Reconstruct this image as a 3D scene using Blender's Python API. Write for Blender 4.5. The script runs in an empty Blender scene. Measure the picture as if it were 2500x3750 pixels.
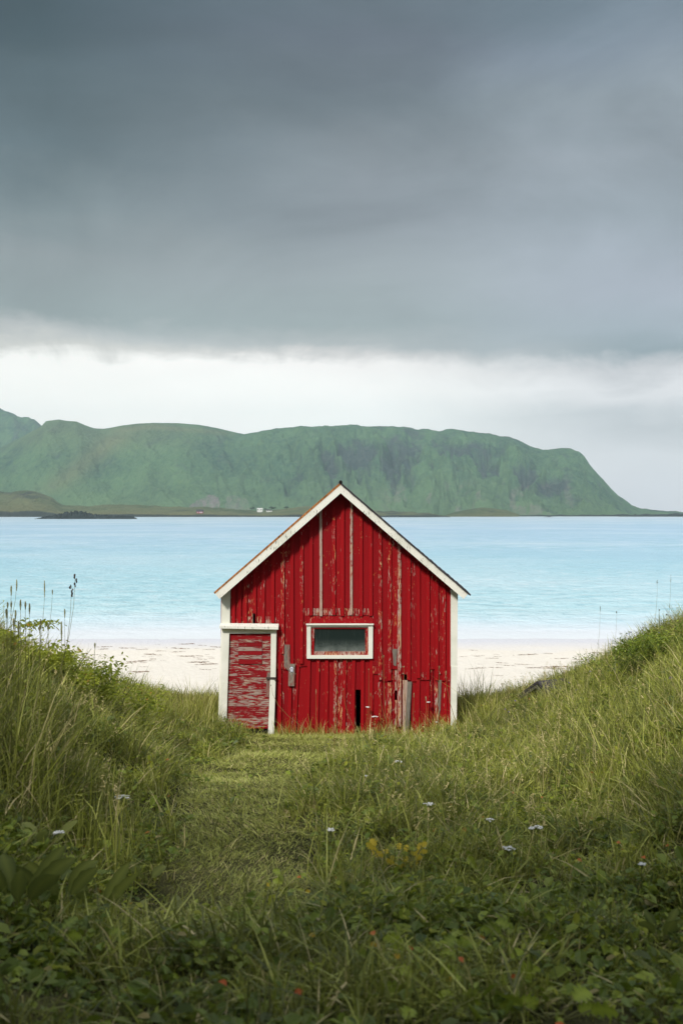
import bpy, math, random
import numpy as np
R = math.radians
random.seed(7); rng = np.random.default_rng(11)
S = bpy.context.scene
COL = S.collection
EYE = 6.0; F = 3646.0; HOR = 1882.0

# ------------------------------------------------------------ camera
cd = bpy.data.cameras.new('camera'); cam = bpy.data.objects.new('camera', cd); COL.objects.link(cam)
cam.location = (0, 0, EYE); cam.rotation_euler = (R(90), 0, 0)
cd.sensor_fit = 'HORIZONTAL'; cd.sensor_width = 24; cd.lens = 35; cd.shift_y = 7/2500
cd.clip_start = 0.05; cd.clip_end = 30000
cd.dof.use_dof = True; cd.dof.focus_distance = 17.5; cd.dof.aperture_fstop = 3.6
S.camera = cam
S.render.resolution_x = 682; S.render.resolution_y = 1024

# ------------------------------------------------------------ node helpers
class NT:
    def __init__(s, tree): s.t = tree
    def n(s, typ, ins=None, **kw):
        nd = s.t.nodes.new(typ)
        for k, v in kw.items(): setattr(nd, k, v)
        if ins:
            for k, v in ins.items():
                sock = nd.inputs[k]
                if hasattr(v, 'is_output') or isinstance(v, bpy.types.NodeSocket): s.t.links.new(v, sock)
                else: sock.default_value = v
        return nd
    def m(s, op, a, b=0.0, c=0.0, clamp=False):
        return s.n('ShaderNodeMath', {0: a, 1: b, 2: c}, operation=op, use_clamp=clamp).outputs[0]
    def vm(s, op, a, b=(0, 0, 0)):
        return s.n('ShaderNodeVectorMath', {0: a, 1: b}, operation=op).outputs[0]
    def mix(s, f, a, b, blend='MIX'):
        nd = s.t.nodes.new('ShaderNodeMix'); nd.data_type = 'RGBA'; nd.blend_type = blend; nd.clamp_factor = True
        for i, v in ((0, f), (6, a), (7, b)):
            if isinstance(v, bpy.types.NodeSocket): s.t.links.new(v, nd.inputs[i])
            else: nd.inputs[i].default_value = v if i == 0 else (v[0], v[1], v[2], 1)
        return nd.outputs[2]
    def mr(s, v, a, b, c=0.0, d=1.0, smooth=False):
        nd = s.n('ShaderNodeMapRange', {0: v, 1: a, 2: b, 3: c, 4: d}); nd.clamp = True
        if smooth: nd.interpolation_type = 'SMOOTHSTEP'
        return nd.outputs[0]
    def noise(s, vec, scale=5.0, detail=4.0, rough=.55, dist=0.0):
        return s.n('ShaderNodeTexNoise', {'Vector': vec, 'Scale': scale, 'Detail': detail, 'Roughness': rough, 'Distortion': dist}).outputs[0]
    def ramp(s, f, pts):
        nd = s.n('ShaderNodeValToRGB', {0: f}); e = nd.color_ramp.elements
        while len(e) < len(pts): e.new(0.5)
        for i, (p, c) in enumerate(pts): e[i].position = p; e[i].color = (c[0], c[1], c[2], 1)
        return nd.outputs[0]
    def attr(s, name): return s.n('ShaderNodeAttribute', attribute_name=name).outputs['Fac']
    def scl(s, vec, sc): return s.vm('MULTIPLY', vec, sc)

# ------------------------------------------------------------ world: broken overcast, pale strip over the sea
SUN_EL, SUN_AZ = 40, 207        # from behind the camera, a little left
w = bpy.data.worlds.new('World'); S.world = w; w.use_nodes = True
nt = w.node_tree; nt.nodes.clear(); T = NT(nt)
D = T.vm('NORMALIZE', T.n('ShaderNodeTexCoord').outputs['Generated'])
sx = T.n('ShaderNodeSeparateXYZ', {0: D}); dx, dy, dz = sx.outputs
big = T.noise(T.scl(D, (2.4, 2.4, 9.0)), 1.0, 3, .5, .3)
fine = T.noise(T.scl(D, (6, 6, 26)), 1.0, 5, .6, .5)
e = T.m('ADD', dz, T.m('MULTIPLY', T.m('SUBTRACT', big, .5), .07))
e = T.m('ADD', e, T.m('MULTIPLY', T.m('SUBTRACT', fine, .5), .030))
puff = T.noise(T.vm('ADD', T.scl(D, (8, 8, 16)), (1, 5, 2)), 1.0, 8, .68, .5)
e = T.m('ADD', e, T.m('MULTIPLY', T.m('SUBTRACT', puff, .5), .048))
def lin(c): return tuple(((q_/255+.055)/1.055)**2.4 if q_ > 10 else q_/255/12.92 for q_ in c)
def skyramp(tab): return T.ramp(T.m('MULTIPLY', e, 2.0), [(p_*2, tuple(q_*g_ for q_ in lin(c_))) for p_, c_, g_ in [(p1, (c1[0], c1[1], c1[2]), g1) for p1, c1, g1 in tab]])
rl = skyramp([(0, (238, 238, 238), 1.25), (.09, (246, 244, 240), 1.4), (.12, (250, 248, 243), 1.35), (.147, (250, 247, 242), 1.3), (.162, (222, 219, 213), 1), (.176, (196, 197, 196), 1), (.197, (150, 160, 161), 1), (.24, (150, 157, 160), 1), (.285, (128, 140, 145), 1), (.332, (95, 110, 118), 1), (.375, (84, 100, 109), .85), (.42, (68, 88, 100), .72), (.47, (64, 84, 97), .72)])
rc = skyramp([(0, (240, 240, 240), 1.25), (.09, (246, 246, 243), 1.4), (.12, (252, 250, 246), 1.35), (.147, (250, 245, 242), 1.3), (.160, (235, 230, 228), 1), (.172, (190, 194, 195), 1), (.197, (166, 176, 178), 1), (.24, (159, 166, 171), 1), (.285, (152, 158, 167), 1), (.332, (142, 149, 157), 1), (.375, (125, 135, 145), 1), (.42, (113, 121, 136), 1), (.47, (100, 114, 125), 1)])
rr = skyramp([(0, (228, 230, 238), 1.2), (.05, (226, 226, 231), 1.2), (.09, (208, 208, 213), 1.1), (.118, (236, 233, 236), 1.15), (.14, (214, 212, 216), 1.0), (.157, (146, 159, 168), 1), (.18, (166, 176, 187), 1), (.215, (172, 178, 191), 1), (.285, (157, 166, 176), 1), (.332, (161, 169, 179), 1), (.375, (157, 167, 177), 1), (.42, (146, 159, 175), 1), (.47, (118, 136, 152), 1)])
cloud = T.mix(T.mr(dx, -.26, .02, 0, 1), rl, rc); cloud = T.mix(T.mr(dx, .0, .30, 0, 1, True), cloud, rr)
blot = T.noise(T.vm('ADD', T.scl(D, (3.2, 3.2, 6.5)), (4.2, 1.0, 7.3)), 1.0, 6, .55, .6)
k = T.m('MULTIPLY', T.mr(dz, .20, .44, .93, .70), T.m('ADD', 1.0, T.m('MULTIPLY', T.m('MULTIPLY', T.m('SUBTRACT', blot, .5), 1.4), T.mr(e, .15, .3, .25, 1))))
cloud = T.mix(1.0, cloud, T.n('ShaderNodeCombineXYZ', {0: k, 1: k, 2: k}).outputs[0], 'MULTIPLY')
over = T.mr(dz, .52, .95, 0.0, .80, True)            # thinner cloud overhead
cloud = T.vm('ADD', cloud, T.n('ShaderNodeCombineXYZ', {0: over, 1: over, 2: T.m('MULTIPLY', over, 1.03)}).outputs[0])
back = T.mr(dy, 0.0, -.5, 0, .30, True)
cloud = T.vm('ADD', cloud, T.n('ShaderNodeCombineXYZ', {0: back, 1: back, 2: back}).outputs[0])
sky = T.n('ShaderNodeTexSky', sky_type='NISHITA')
sky.sun_disc = False; sky.sun_elevation = R(SUN_EL); sky.sun_rotation = R(SUN_AZ)
bg1 = T.n('ShaderNodeBackground', {0: sky.outputs[0], 1: .08})
bg2 = T.n('ShaderNodeBackground', {0: cloud, 1: 1.0})
mx = T.n('ShaderNodeMixShader', {0: .975, 1: bg1.outputs[0], 2: bg2.outputs[0]})
out = T.n('ShaderNodeOutputWorld', {0: mx.outputs[0]})
sd = bpy.data.lights.new('sun', 'SUN'); sun = bpy.data.objects.new('sun', sd); COL.objects.link(sun)
sd.energy = 3.1; sd.angle = R(8); sd.color = (1, .955, .88)
az = R(SUN_AZ)   # azimuth from +Y clockwise
sun.rotation_euler = (R(90-SUN_EL), 0, -az + math.pi)
S.view_settings.view_transform = 'Standard'; S.view_settings.look = 'None'; S.view_settings.gamma = 1; S.view_settings.exposure = 0.14

# ------------------------------------------------------------ numpy noise
_lat = rng.random((256, 256))
def vnoise(x, y):
    x = np.asarray(x, float); y = np.asarray(y, float)
    xi = np.floor(x).astype(int); yi = np.floor(y).astype(int); fx = x-xi; fy = y-yi
    fx = fx*fx*(3-2*fx); fy = fy*fy*(3-2*fy)
    a = _lat[xi & 255, yi & 255]; b = _lat[(xi+1) & 255, yi & 255]; c = _lat[xi & 255, (yi+1) & 255]; d = _lat[(xi+1) & 255, (yi+1) & 255]
    return (a*(1-fx)+b*fx)*(1-fy)+(c*(1-fx)+d*fx)*fy
def fbm(x, y, o=4, g=.5):
    s = 0; a = 1; n = 0
    for i in range(o): s = s+a*vnoise(x*2**i+17.3*i, y*2**i+9.1*i); n += a; a *= g
    return s/n
def sst(a, b, v):
    t = np.clip((v-a)/(b-a), 0, 1); return t*t*(3-2*t)

# ------------------------------------------------------------ terrain height
def path_mask(x, y):
    xc = np.interp(y, [0, 5.5, 7.5, 9.2, 11.8, 13.8, 16, 17.5], [-.45, -.55, -.77, -.97, -.95, -.75, -.25, .1])
    hw = np.interp(y, [0, 5.5, 7.5, 9.2, 11.8, 13.8, 16, 17.5], [.25, .35, .36, .45, .70, .80, 1.2, 1.7])
    d = np.abs(x-xc)/(hw*1.3) + (fbm(np.asarray(x)*2.3, np.asarray(y)*1.6+3, 3)-.5)*.8
    return (1-sst(.8, 1.3, d))*sst(3.0, 5.5, y)
def height(x, y):
    x = np.asarray(x, float); y = np.asarray(y, float)
    b = np.interp(y, [-60, -10, 3.2, 18, 21.5, 23, 25.5, 28, 60], [9, 5.6, 4.36, 2.06, 1.86, 1.6, .62, .1, -2])
    s = -x-(.35+.13*y)
    s = np.where(s > 0, s*s/(s+.35), 0)
    L = np.minimum(s*.75, 1.42+.1*s)*(1-.62*sst(11, 19, y))*(1-sst(20.5, 25, y))
    q = x-(.9+.1*y); q = np.where(q > 0, q*q/(q+.25), 0)
    Rr = np.minimum(.51*q, 2.5)*(1-sst(19, 24.5, y))
    n = (fbm(x*.55+5, y*.55, 3)-.5)*.34+(fbm(x*2.2, y*2.2+8, 2)-.5)*.10
    hut = sst(2.9, 2.2, np.abs(x))*sst(16.5, 17.6, y)*sst(24, 23, y)
    return b+L+Rr+n*(1-.85*hut)*(1-.5*path_mask(x, y)) - .05*path_mask(x, y)
def ray(u, v, y): return ((u-1250)/F*y, y, EYE-(v-HOR)/F*y)
def place(u, v, ht, y0=3.0, y1=24.0):
    """where a plant of about height ht stands when its head is seen at u,v"""
    best = None
    for y in np.arange(y0, y1, .05):
        x, _, z = ray(u, v, y); g = float(height(x, y)); dd = abs((z-g)-ht)
        if best is None or dd < best[0]: best = (dd, x, y, g, z)
        if z-g <= ht: break
    return best[1], best[2], best[3], best[4]

# ------------------------------------------------------------ object helpers
def tag(o, label=None, cat=None, group=None, kind=None):
    if label: o['label'] = label
    if cat: o['category'] = cat
    if group: o['group'] = group
    if kind: o['kind'] = kind
    return o
def empty(name, loc, rz=0, **k):
    o = bpy.data.objects.new(name, None); COL.objects.link(o); o.location = loc; o.rotation_euler = (0, 0, rz)
    o.empty_display_size = .1
    return tag(o, **k)
def arr_mesh(name, V, Fc, mat, attrs=None, parent=None, smooth=False):
    me = bpy.data.meshes.new(name); V = np.ascontiguousarray(V, dtype=np.float32); Fc = np.ascontiguousarray(Fc, dtype=np.int32)
    nf, kk = Fc.shape
    me.vertices.add(len(V)); me.vertices.foreach_set('co', V.ravel())
    me.loops.add(nf*kk); me.loops.foreach_set('vertex_index', Fc.ravel())
    me.polygons.add(nf); me.polygons.foreach_set('loop_start', np.arange(0, nf*kk, kk, dtype=np.int32))
    me.polygons.foreach_set('use_smooth', np.full(nf, smooth))
    me.update(calc_edges=True)
    for a, val in (attrs or {}).items():
        at = me.attributes.new(a, 'FLOAT', 'POINT'); at.data.foreach_set('value', np.ascontiguousarray(val, dtype=np.float32))
    me.materials.append(mat)
    o = bpy.data.objects.new(name, me); COL.objects.link(o)
    if parent: o.parent = parent
    return o
class MB:
    """collects faces with per-vertex wear / seed, builds ONE mesh"""
    def __init__(s): s.v = []; s.f = []; s.w = []; s.s = []; s.mi = []
    def add(s, vs, fs, wear=0., seed=0., mi=0):
        b = len(s.v); s.v += [tuple(q) for q in vs]; s.f += [tuple(b+i for i in f) for f in fs]
        s.w += [wear]*len(vs); s.s += [seed]*len(vs); s.mi += [mi]*len(fs)
    def prism(s, poly, y0, y1, wear=0., seed=None, mi=0):
        """poly: (x,z) going clockwise or not, extruded from y0 (front) to y1"""
        seed = random.random() if seed is None else seed; n = len(poly)
        a = sum(poly[i][0]*poly[(i+1) % n][1]-poly[(i+1) % n][0]*poly[i][1] for i in range(n))
        if a < 0: poly = poly[::-1]
        vs = [(x, y0, z) for x, z in poly]+[(x, y1, z) for x, z in poly]
        fs = [tuple(range(n)), tuple(range(2*n-1, n-1, -1))]+[(i, i+n, (i+1) % n+n, (i+1) % n) for i in range(n)]
        s.add(vs, fs, wear, seed, mi)
    def box(s, x0, x1, y0, y1, z0, z1, **k): s.prism([(x0, z0), (x1, z0), (x1, z1), (x0, z1)], y0, y1, **k)
    def tube(s, pts, r, n=5, **k):
        """pts list of xyz, r radius or list"""
        m = len(pts); rr = r if isinstance(r, (list, tuple)) else [r]*m; vs = []
        P = [np.array(p, float) for p in pts]
        for i in range(m):
            d = P[min(i+1, m-1)]-P[max(i-1, 0)]; d /= (np.linalg.norm(d)+1e-9)
            a = np.cross(d, (0, 1, .01) if abs(d[1]) < .9 else (1, 0, 0)); a /= np.linalg.norm(a); b = np.cross(d, a)
            for j in range(n):
                t = 2*math.pi*j/n; vs.append(tuple(P[i]+rr[i]*(math.cos(t)*a+math.sin(t)*b)))
        fs = [(i*n+j, i*n+(j+1) % n, (i+1)*n+(j+1) % n, (i+1)*n+j) for i in range(m-1) for j in range(n)]
        fs += [tuple(range(n))[::-1], tuple((m-1)*n+j for j in range(n))]
        s.add(vs, fs, **k)
    def ball(s, c, r, sq=(1, 1, 1), n=6, rough=0., **k):
        vs = [(c[0], c[1], c[2]+r*sq[2])]
        for i in range(1, n):
            for j in range(n+2):
                p = math.pi*i/n; t = 2*math.pi*j/(n+2); q = r*(1+random.uniform(-rough, rough))
                vs.append((c[0]+q*sq[0]*math.sin(p)*math.cos(t), c[1]+q*sq[1]*math.sin(p)*math.sin(t), c[2]+q*sq[2]*math.cos(p)))
        vs.append((c[0], c[1], c[2]-r*sq[2])); m = n+2; fs = []
        for j in range(m):
            fs.append((0, 1+j, 1+(j+1) % m)); fs.append((len(vs)-1, 1+(n-2)*m+(j+1) % m, 1+(n-2)*m+j))
        for i in range(n-2):
            for j in range(m): fs.append((1+i*m+j, 1+(i+1)*m+j, 1+(i+1)*m+(j+1) % m, 1+i*m+(j+1) % m))
        s.add(vs, fs, **k)
    def leaf(s, p, d, L, W, up=(0, 0, 1), fold=.25, droop=.3, lob=0., **k):
        """an oval leaf from p along d, both halves folded on the midrib"""
        p = np.array(p, float); d = np.array(d, float); d /= np.linalg.norm(d)
        sd_ = np.cross(d, up); sd_ /= (np.linalg.norm(sd_)+1e-9); nn = np.cross(sd_, d)
        prof = [(0, .08), (.15, .55), (.35, .95), (.6, 1.), (.82, .6), (1, 0)] if L < .1 else [(0, .1), (.08, .5), (.18, .85), (.28, .92), (.4, 1.05), (.5, .95), (.6, 1), (.7, .84), (.8, .68), (.9, .4), (1, 0)]
        if lob: prof = [(0, .06), (.12, .7), (.2, .4), (.36, 1.), (.46, .5), (.62, .95), (.72, .42), (.85, .6), (1, 0)]
        mid = []; l = []; r = []
        for t, ww in prof:
            c = p+d*L*t+np.array((0, 0, -1))*droop*L*t*t
            mid.append(c); q = ww*W/2*(random.uniform(.85, 1.15) if L > .04 else 1)
            l.append(c+sd_*q+nn*q*fold); r.append(c-sd_*q+nn*q*fold)
        m = len(prof); vs = mid+l+r
        fs = [(i, i+1, m+i+1, m+i) for i in range(m-1)]+[(i+1, i, 2*m+i, 2*m+i+1) for i in range(m-1)]
        b0 = len(s.v); s.add(vs, fs, **k)
        for i in range(m): s.s[b0+i] = min(1.2, s.s[b0+i]+.35)
    def build(s, name, mats, parent=None, smooth=False):
        me = bpy.data.meshes.new(name); me.from_pydata(s.v, [], s.f)
        a = me.attributes.new('wear', 'FLOAT', 'POINT'); a.data.foreach_set('value', s.w)
        a = me.attributes.new('seed', 'FLOAT', 'POINT'); a.data.foreach_set('value', s.s)
        for mt in (mats if isinstance(mats, (list, tuple)) else [mats]): me.materials.append(mt)
        me.polygons.foreach_set('material_index', s.mi); me.polygons.foreach_set('use_smooth', [smooth]*len(s.f)); me.update()
        o = bpy.data.objects.new(name, me); COL.objects.link(o)
        if parent: o.parent = parent
        return o
def part_at(mb, root):   # build geometry in world coordinates, make it local to its thing
    x, y, z = root.location; mb.v = [(a-x, b-y, c-z) for a, b, c in mb.v]; return mb

# ------------------------------------------------------------ materials
def newmat(name):
    m = bpy.data.materials.new(name); m.use_nodes = True; m.node_tree.nodes.clear(); return m, NT(m.node_tree)
def finish(T, shader, disp=None): T.n('ShaderNodeOutputMaterial', {0: shader})
def pbsdf(T, col, rough=.6, bump=None, bstr=.3, bdist=.01, spec=.3, extra=None):
    ins = {'Base Color': col if isinstance(col, bpy.types.NodeSocket) else (*col, 1), 'Roughness': rough, 'Specular IOR Level': spec}
    if bump is not None: ins['Normal'] = T.n('ShaderNodeBump', {'Strength': bstr, 'Distance': bdist, 'Height': bump}).outputs[0]
    if extra: ins.update(extra)
    return T.n('ShaderNodeBsdfPrincipled', ins).outputs[0]
def flat_mat(name, col, rough=.7, nscale=20, var=.35, spec=.2):
    m, T = newmat(name); o = T.n('ShaderNodeTexCoord').outputs['Object']; nz = T.noise(o, nscale, 4, .6)
    c = T.mix(T.mr(nz, .3, .7), tuple(a*(1-var) for a in col), tuple(min(1, a*(1+var)) for a in col))
    finish(T, pbsdf(T, c, rough, nz, .3, .01, spec)); return m
def paint_mat(name, c1, c2, wood1, wood2, fleck, horiz=False, thr=.70, gain=.42, fleckamt=.6, grime=(.2, .2, .17), grimeamt=.0):
    m, T = newmat(name); geo = T.n('ShaderNodeNewGeometry').outputs['Position']
    wear = T.attr('wear'); seed = T.attr('seed')
    off = T.n('ShaderNodeCombineXYZ', {0: T.m('MULTIPLY', seed, 13.0), 1: T.m('MULTIPLY', seed, 7.0), 2: T.m('MULTIPLY', seed, 31.0)}).outputs[0]
    p = T.vm('ADD', geo, off)
    st = (7, 40, 60) if horiz else (62, 50, 9)
    a = T.noise(T.scl(p, st), 1.0, 6, .62, .35)
    bgn = T.noise(T.scl(p, (1.1, 1, 2.2) if not horiz else (2, 1, 1.4)), 1.3, 3, .5)
    k = T.m('ADD', T.m('ADD', a, T.m('MULTIPLY', wear, gain)), T.m('MULTIPLY', T.m('SUBTRACT', bgn, .5), .25))
    mask = T.mr(k, thr, thr+.035)
    grain = T.noise(T.scl(p, (10, 60, 160) if horiz else (160, 60, 10)), 1.0, 3, .6)
    tone = T.noise(T.scl(p, (3, 3, 20) if horiz else (20, 3, 3)), 1.0, 3, .6)
    paint = T.mix(T.m('ADD', T.m('MULTIPLY', seed, .6), T.m('MULTIPLY', tone, .4)), c1, c2)
    paint = T.mix(T.m('MULTIPLY', T.mr(bgn, .45, .75), grimeamt), paint, grime)
    wood = T.mix(T.mr(grain, .3, .7), wood1, wood2)
    fl = T.noise(T.vm('ADD', T.scl(p, (9, 9, 3)), (3, 8, 2)), 1.0, 4, .6)
    wood = T.mix(T.m('MULTIPLY', T.m('MULTIPLY', T.mr(fl, .45, .6), T.m('SUBTRACT', 1.0, wear)), fleckamt), wood, fleck)
    col = T.mix(mask, paint, wood)
    h = T.m('SUBTRACT', T.m('MULTIPLY', grain, .35), mask)
    finish(T, pbsdf(T, col, .7, h, .5, .004, .14)); return m
M_red = paint_mat('red paint', (.36, .005, .008), (.20, .0032, .007), (.56, .42, .36), (.32, .22, .18), (.75, .33, .06), gain=.40, thr=.705, fleckamt=1.0)
M_door = paint_mat('door paint', (.30, .008, .012), (.18, .006, .010), (.42, .32, .28), (.25, .18, .16), (.55, .42, .26), True, .66, .30, .6)
M_white = paint_mat('white paint', (.86, .85, .78), (.78, .77, .68), (.26, .27, .24), (.14, .15, .14), (.40, .25, .12), False, .80, .45, .6, (.42, .46, .33), .35)
M_grey = paint_mat('bare wood', (.32, .28, .22), (.26, .23, .19), (.26, .23, .19), (.10, .09, .08), (.35, .04, .03), False, .55, .3, .9)
M_side = paint_mat('side wall paint', (.30, .006, .008), (.22, .004, .008), (.32, .24, .2), (.18, .13, .11), (.5, .2, .06))
M_roof = flat_mat('roof shingle', (.055, .05, .056), .85, 14, .5)
M_rust = flat_mat('rust and lichen roof edge', (.34, .14, .045), .85, 25, .7)
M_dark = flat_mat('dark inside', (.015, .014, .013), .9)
M_metal = flat_mat('dark iron', (.06, .045, .04), .6)
M_stone = flat_mat('stone', (.22, .21, .19), .9, 6, .4)
M_black = flat_mat('sticker black', (.012, .03, .03), .5)
M_sticker = flat_mat('sticker white', (.72, .74, .85), .4, 5, .05)
def glass_mat():
    m, T = newmat('dusty glass'); p = T.n('ShaderNodeNewGeometry').outputs['Position']
    z = T.n('ShaderNodeSeparateXYZ', {0: p}).outputs[2]
    streak = T.noise(T.scl(p, (30, 1, 3)), 1.0, 4, .7, .4); dust = T.noise(T.scl(p, (6, 6, 9)), 1.0, 5, .65)
    low = T.mr(z, 3.78, 3.53)
    f = T.m('ADD', T.m('MULTIPLY', T.mr(streak, .55, .8), .16), T.m('MULTIPLY', T.m('MULTIPLY', low, low), T.mr(dust, .2, .7)), clamp=True)
    col = T.mix(f, (.016, .026, .025), (.20, .23, .21))
    finish(T, pbsdf(T, col, T.m('ADD', .18, T.m('MULTIPLY', f, .6)), None, spec=.22)); return m
M_glass = glass_mat()
def plant_mat(name, stops, straw=(.30, .24, .10), trans=.2, patch=True):
    """attributes: seed = tone 0..1, wear = dryness 0..1"""
    m, T = newmat(name); p = T.n('ShaderNodeNewGeometry').outputs['Position']
    tone = T.attr('seed'); dry = T.attr('wear')
    if patch: tone = T.m('ADD', T.m('MULTIPLY', tone, .75), T.m('MULTIPLY', T.m('SUBTRACT', T.noise(p, .9, 3, .6), .37), .9), clamp=True)
    c = T.ramp(tone, stops); c = T.mix(dry, c, straw)
    a = pbsdf(T, c, .45, None, spec=.32 if patch else .12)
    b = T.n('ShaderNodeBsdfTranslucent', {0: T.mix(.5, c, tuple(min(1, q*1.5) for q in stops[-1][1]))}).outputs[0]
    finish(T, T.n('ShaderNodeMixShader', {0: trans, 1: a, 2: b}).outputs[0]); return m
M_grass = plant_mat('grass', [(0, (.020, .034, .006)), (.3, (.085, .110, .014)), (.6, (.23, .262, .026)), (1, (.58, .60, .15))], (.66, .54, .28))
M_lawn = plant_mat('trodden grass', [(0, (.17, .20, .035)), (.5, (.36, .40, .08)), (1, (.56, .58, .18))], (.60, .50, .24))
M_leaf = plant_mat('weed leaves', [(0, (.022, .045, .008)), (.5, (.10, .15, .016)), (1, (.34, .41, .045))])
M_shrub = plant_mat('shrub leaves', [(0, (.08, .13, .02)), (.5, (.25, .30, .03)), (1, (.50, .52, .07))], (.4, .1, .03), .4)
M_dock = plant_mat('broad leaves', [(0, (.04, .06, .018)), (.5, (.08, .105, .028)), (1, (.22, .25, .055))], (.25, .27, .13), .3, False)
M_stem = plant_mat('plant stems', [(0, (.10, .12, .035)), (1, (.22, .24, .09))], (.30, .15, .06), .1, False)
M_seed = plant_mat('seed heads', [(0, (.20, .21, .10)), (1, (.42, .41, .22))], (.035, .02, .025), .15, False)
M_fwhite = plant_mat('white petals', [(0, (.7, .7, .68)), (1, (.85, .85, .82))], (.5, .35, .3), .2, False)
M_fpurple = plant_mat('purple petals', [(0, (.10, .07, .30)), (1, (.20, .12, .42))], (.22, .1, .05), .2, False)
M_fred = plant_mat('red leaves', [(0, (.45, .05, .02)), (1, (.65, .17, .06))], (.5, .3, .1), .3, False)
M_fyel = plant_mat('yellow leaves', [(0, (.45, .30, .02)), (1, (.62, .50, .06))], (.55, .2, .06), .35, False)
M_bark = flat_mat('bark', (.09, .07, .05), .9)

def soil_mat():
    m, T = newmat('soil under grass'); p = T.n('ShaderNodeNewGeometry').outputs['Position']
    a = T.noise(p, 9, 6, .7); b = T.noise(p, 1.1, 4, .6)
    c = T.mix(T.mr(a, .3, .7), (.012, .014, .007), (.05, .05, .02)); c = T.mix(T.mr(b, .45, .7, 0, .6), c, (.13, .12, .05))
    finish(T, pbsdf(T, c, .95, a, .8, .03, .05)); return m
M_soil = soil_mat()
def sand_mat():
    m, T = newmat('white sand'); p = T.n('ShaderNodeNewGeometry').outputs['Position']
    a = T.noise(p, 5, 6, .65); z = T.n('ShaderNodeSeparateXYZ', {0: p}).outputs[2]
    wet = T.mr(z, .17, .04); grit = T.noise(p, 60, 3, .6)
    c = T.mix(T.mr(a, .3, .7), (.80, .735, .64), (.88, .83, .74)); c = T.mix(T.m('MULTIPLY', T.mr(grit, .62, .72), .3), c, (.5, .42, .34))
    c = T.mix(wet, c, (.72, .72, .76))
    finish(T, pbsdf(T, c, T.mr(wet, 0, 1, .95, .45), a, .9, .09, .15)); return m
def water_mat():
    m, T = newmat('sea water'); p = T.n('ShaderNodeNewGeometry').outputs['Position']
    sp = T.n('ShaderNodeSeparateXYZ', {0: p}); x, y = sp.outputs[0], sp.outputs[1]
    edge = T.m('ADD', y, T.m('MULTIPLY', T.m('SUBTRACT', T.noise(T.scl(p, (.05, .1, 1)), 1, 3, .5), .5), 6))
    lg = T.m('LOGARITHM', T.m('DIVIDE', edge, 45.0), 10.0)          # water deepens away from the beach; sky reflection is painted into the ramp too
    c = T.ramp(T.m('DIVIDE', lg, 1.7), [(0.0, (.86, .86, .84)), (.032, (.80, .83, .88)), (.052, (.60, .78, .86)), (.085, (.42, .72, .78)), (.17, (.28, .62, .72)), (.27, (.24, .56, .70)),
               (.42, (.28, .54, .74)), (.6, (.30, .54, .76)), (.8, (.46, .64, .80)), (1, (.62, .72, .80))])
    wa = T.noise(T.scl(p, (.55, .6, 1)), 1.0, 5, .75, .1); wb = T.noise(T.scl(p, (.16, .15, 1)), 1.0, 5, .75, .1); wc = T.noise(T.scl(p, (.04, .035, 1)), 1.0, 6, .75, .1)
    w = T.m('ADD', T.m('MULTIPLY', wa, T.mr(lg, .35, .6, 1, 0)), T.m('MULTIPLY', wb, T.m('MULTIPLY', T.mr(lg, .35, .6), T.mr(lg, .8, 1.05, 1, 0))))
    w = T.m('ADD', w, T.m('MULTIPLY', wc, T.mr(lg, .8, 1.05)))
    w3 = T.noise(T.scl(p, (.010, .014, 1)), 1.0, 5, .62, .3)
    c = T.mix(T.m('MULTIPLY', T.mr(w, .51, .64), T.mr(lg, .05, .16, 0, .9)), c, (.10, .42, .52))
    c = T.mix(T.m('MULTIPLY', T.mr(w, .46, .34), T.mr(lg, .05, .2, 0, .6)), c, (.78, .86, .90))
    c = T.mix(T.mr(w3, .47, .68, 0, .42), c, (.80, .88, .93)); c = T.mix(T.m('MULTIPLY', T.mr(w3, .5, .33), T.mr(lg, .1, .5, .1, .5)), c, (.20, .48, .66))
    c = T.mix(.25, c, (.80, .88, .93))
    h = T.m('ADD', T.m('MULTIPLY', wa, .25), T.m('MULTIPLY', wb, .9))
    far = T.mr(lg, 0.02, .12, .03, 1)
    nrm = T.n('ShaderNodeBump', {'Strength': far, 'Distance': 1.0, 'Height': h}).outputs[0]
    finish(T, T.n('ShaderNodeBsdfPrincipled', {'Base Color': c, 'Roughness': .3, 'IOR': 1.33, 'Normal': nrm, 'Specular IOR Level': .5}).outputs[0]); return m
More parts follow.
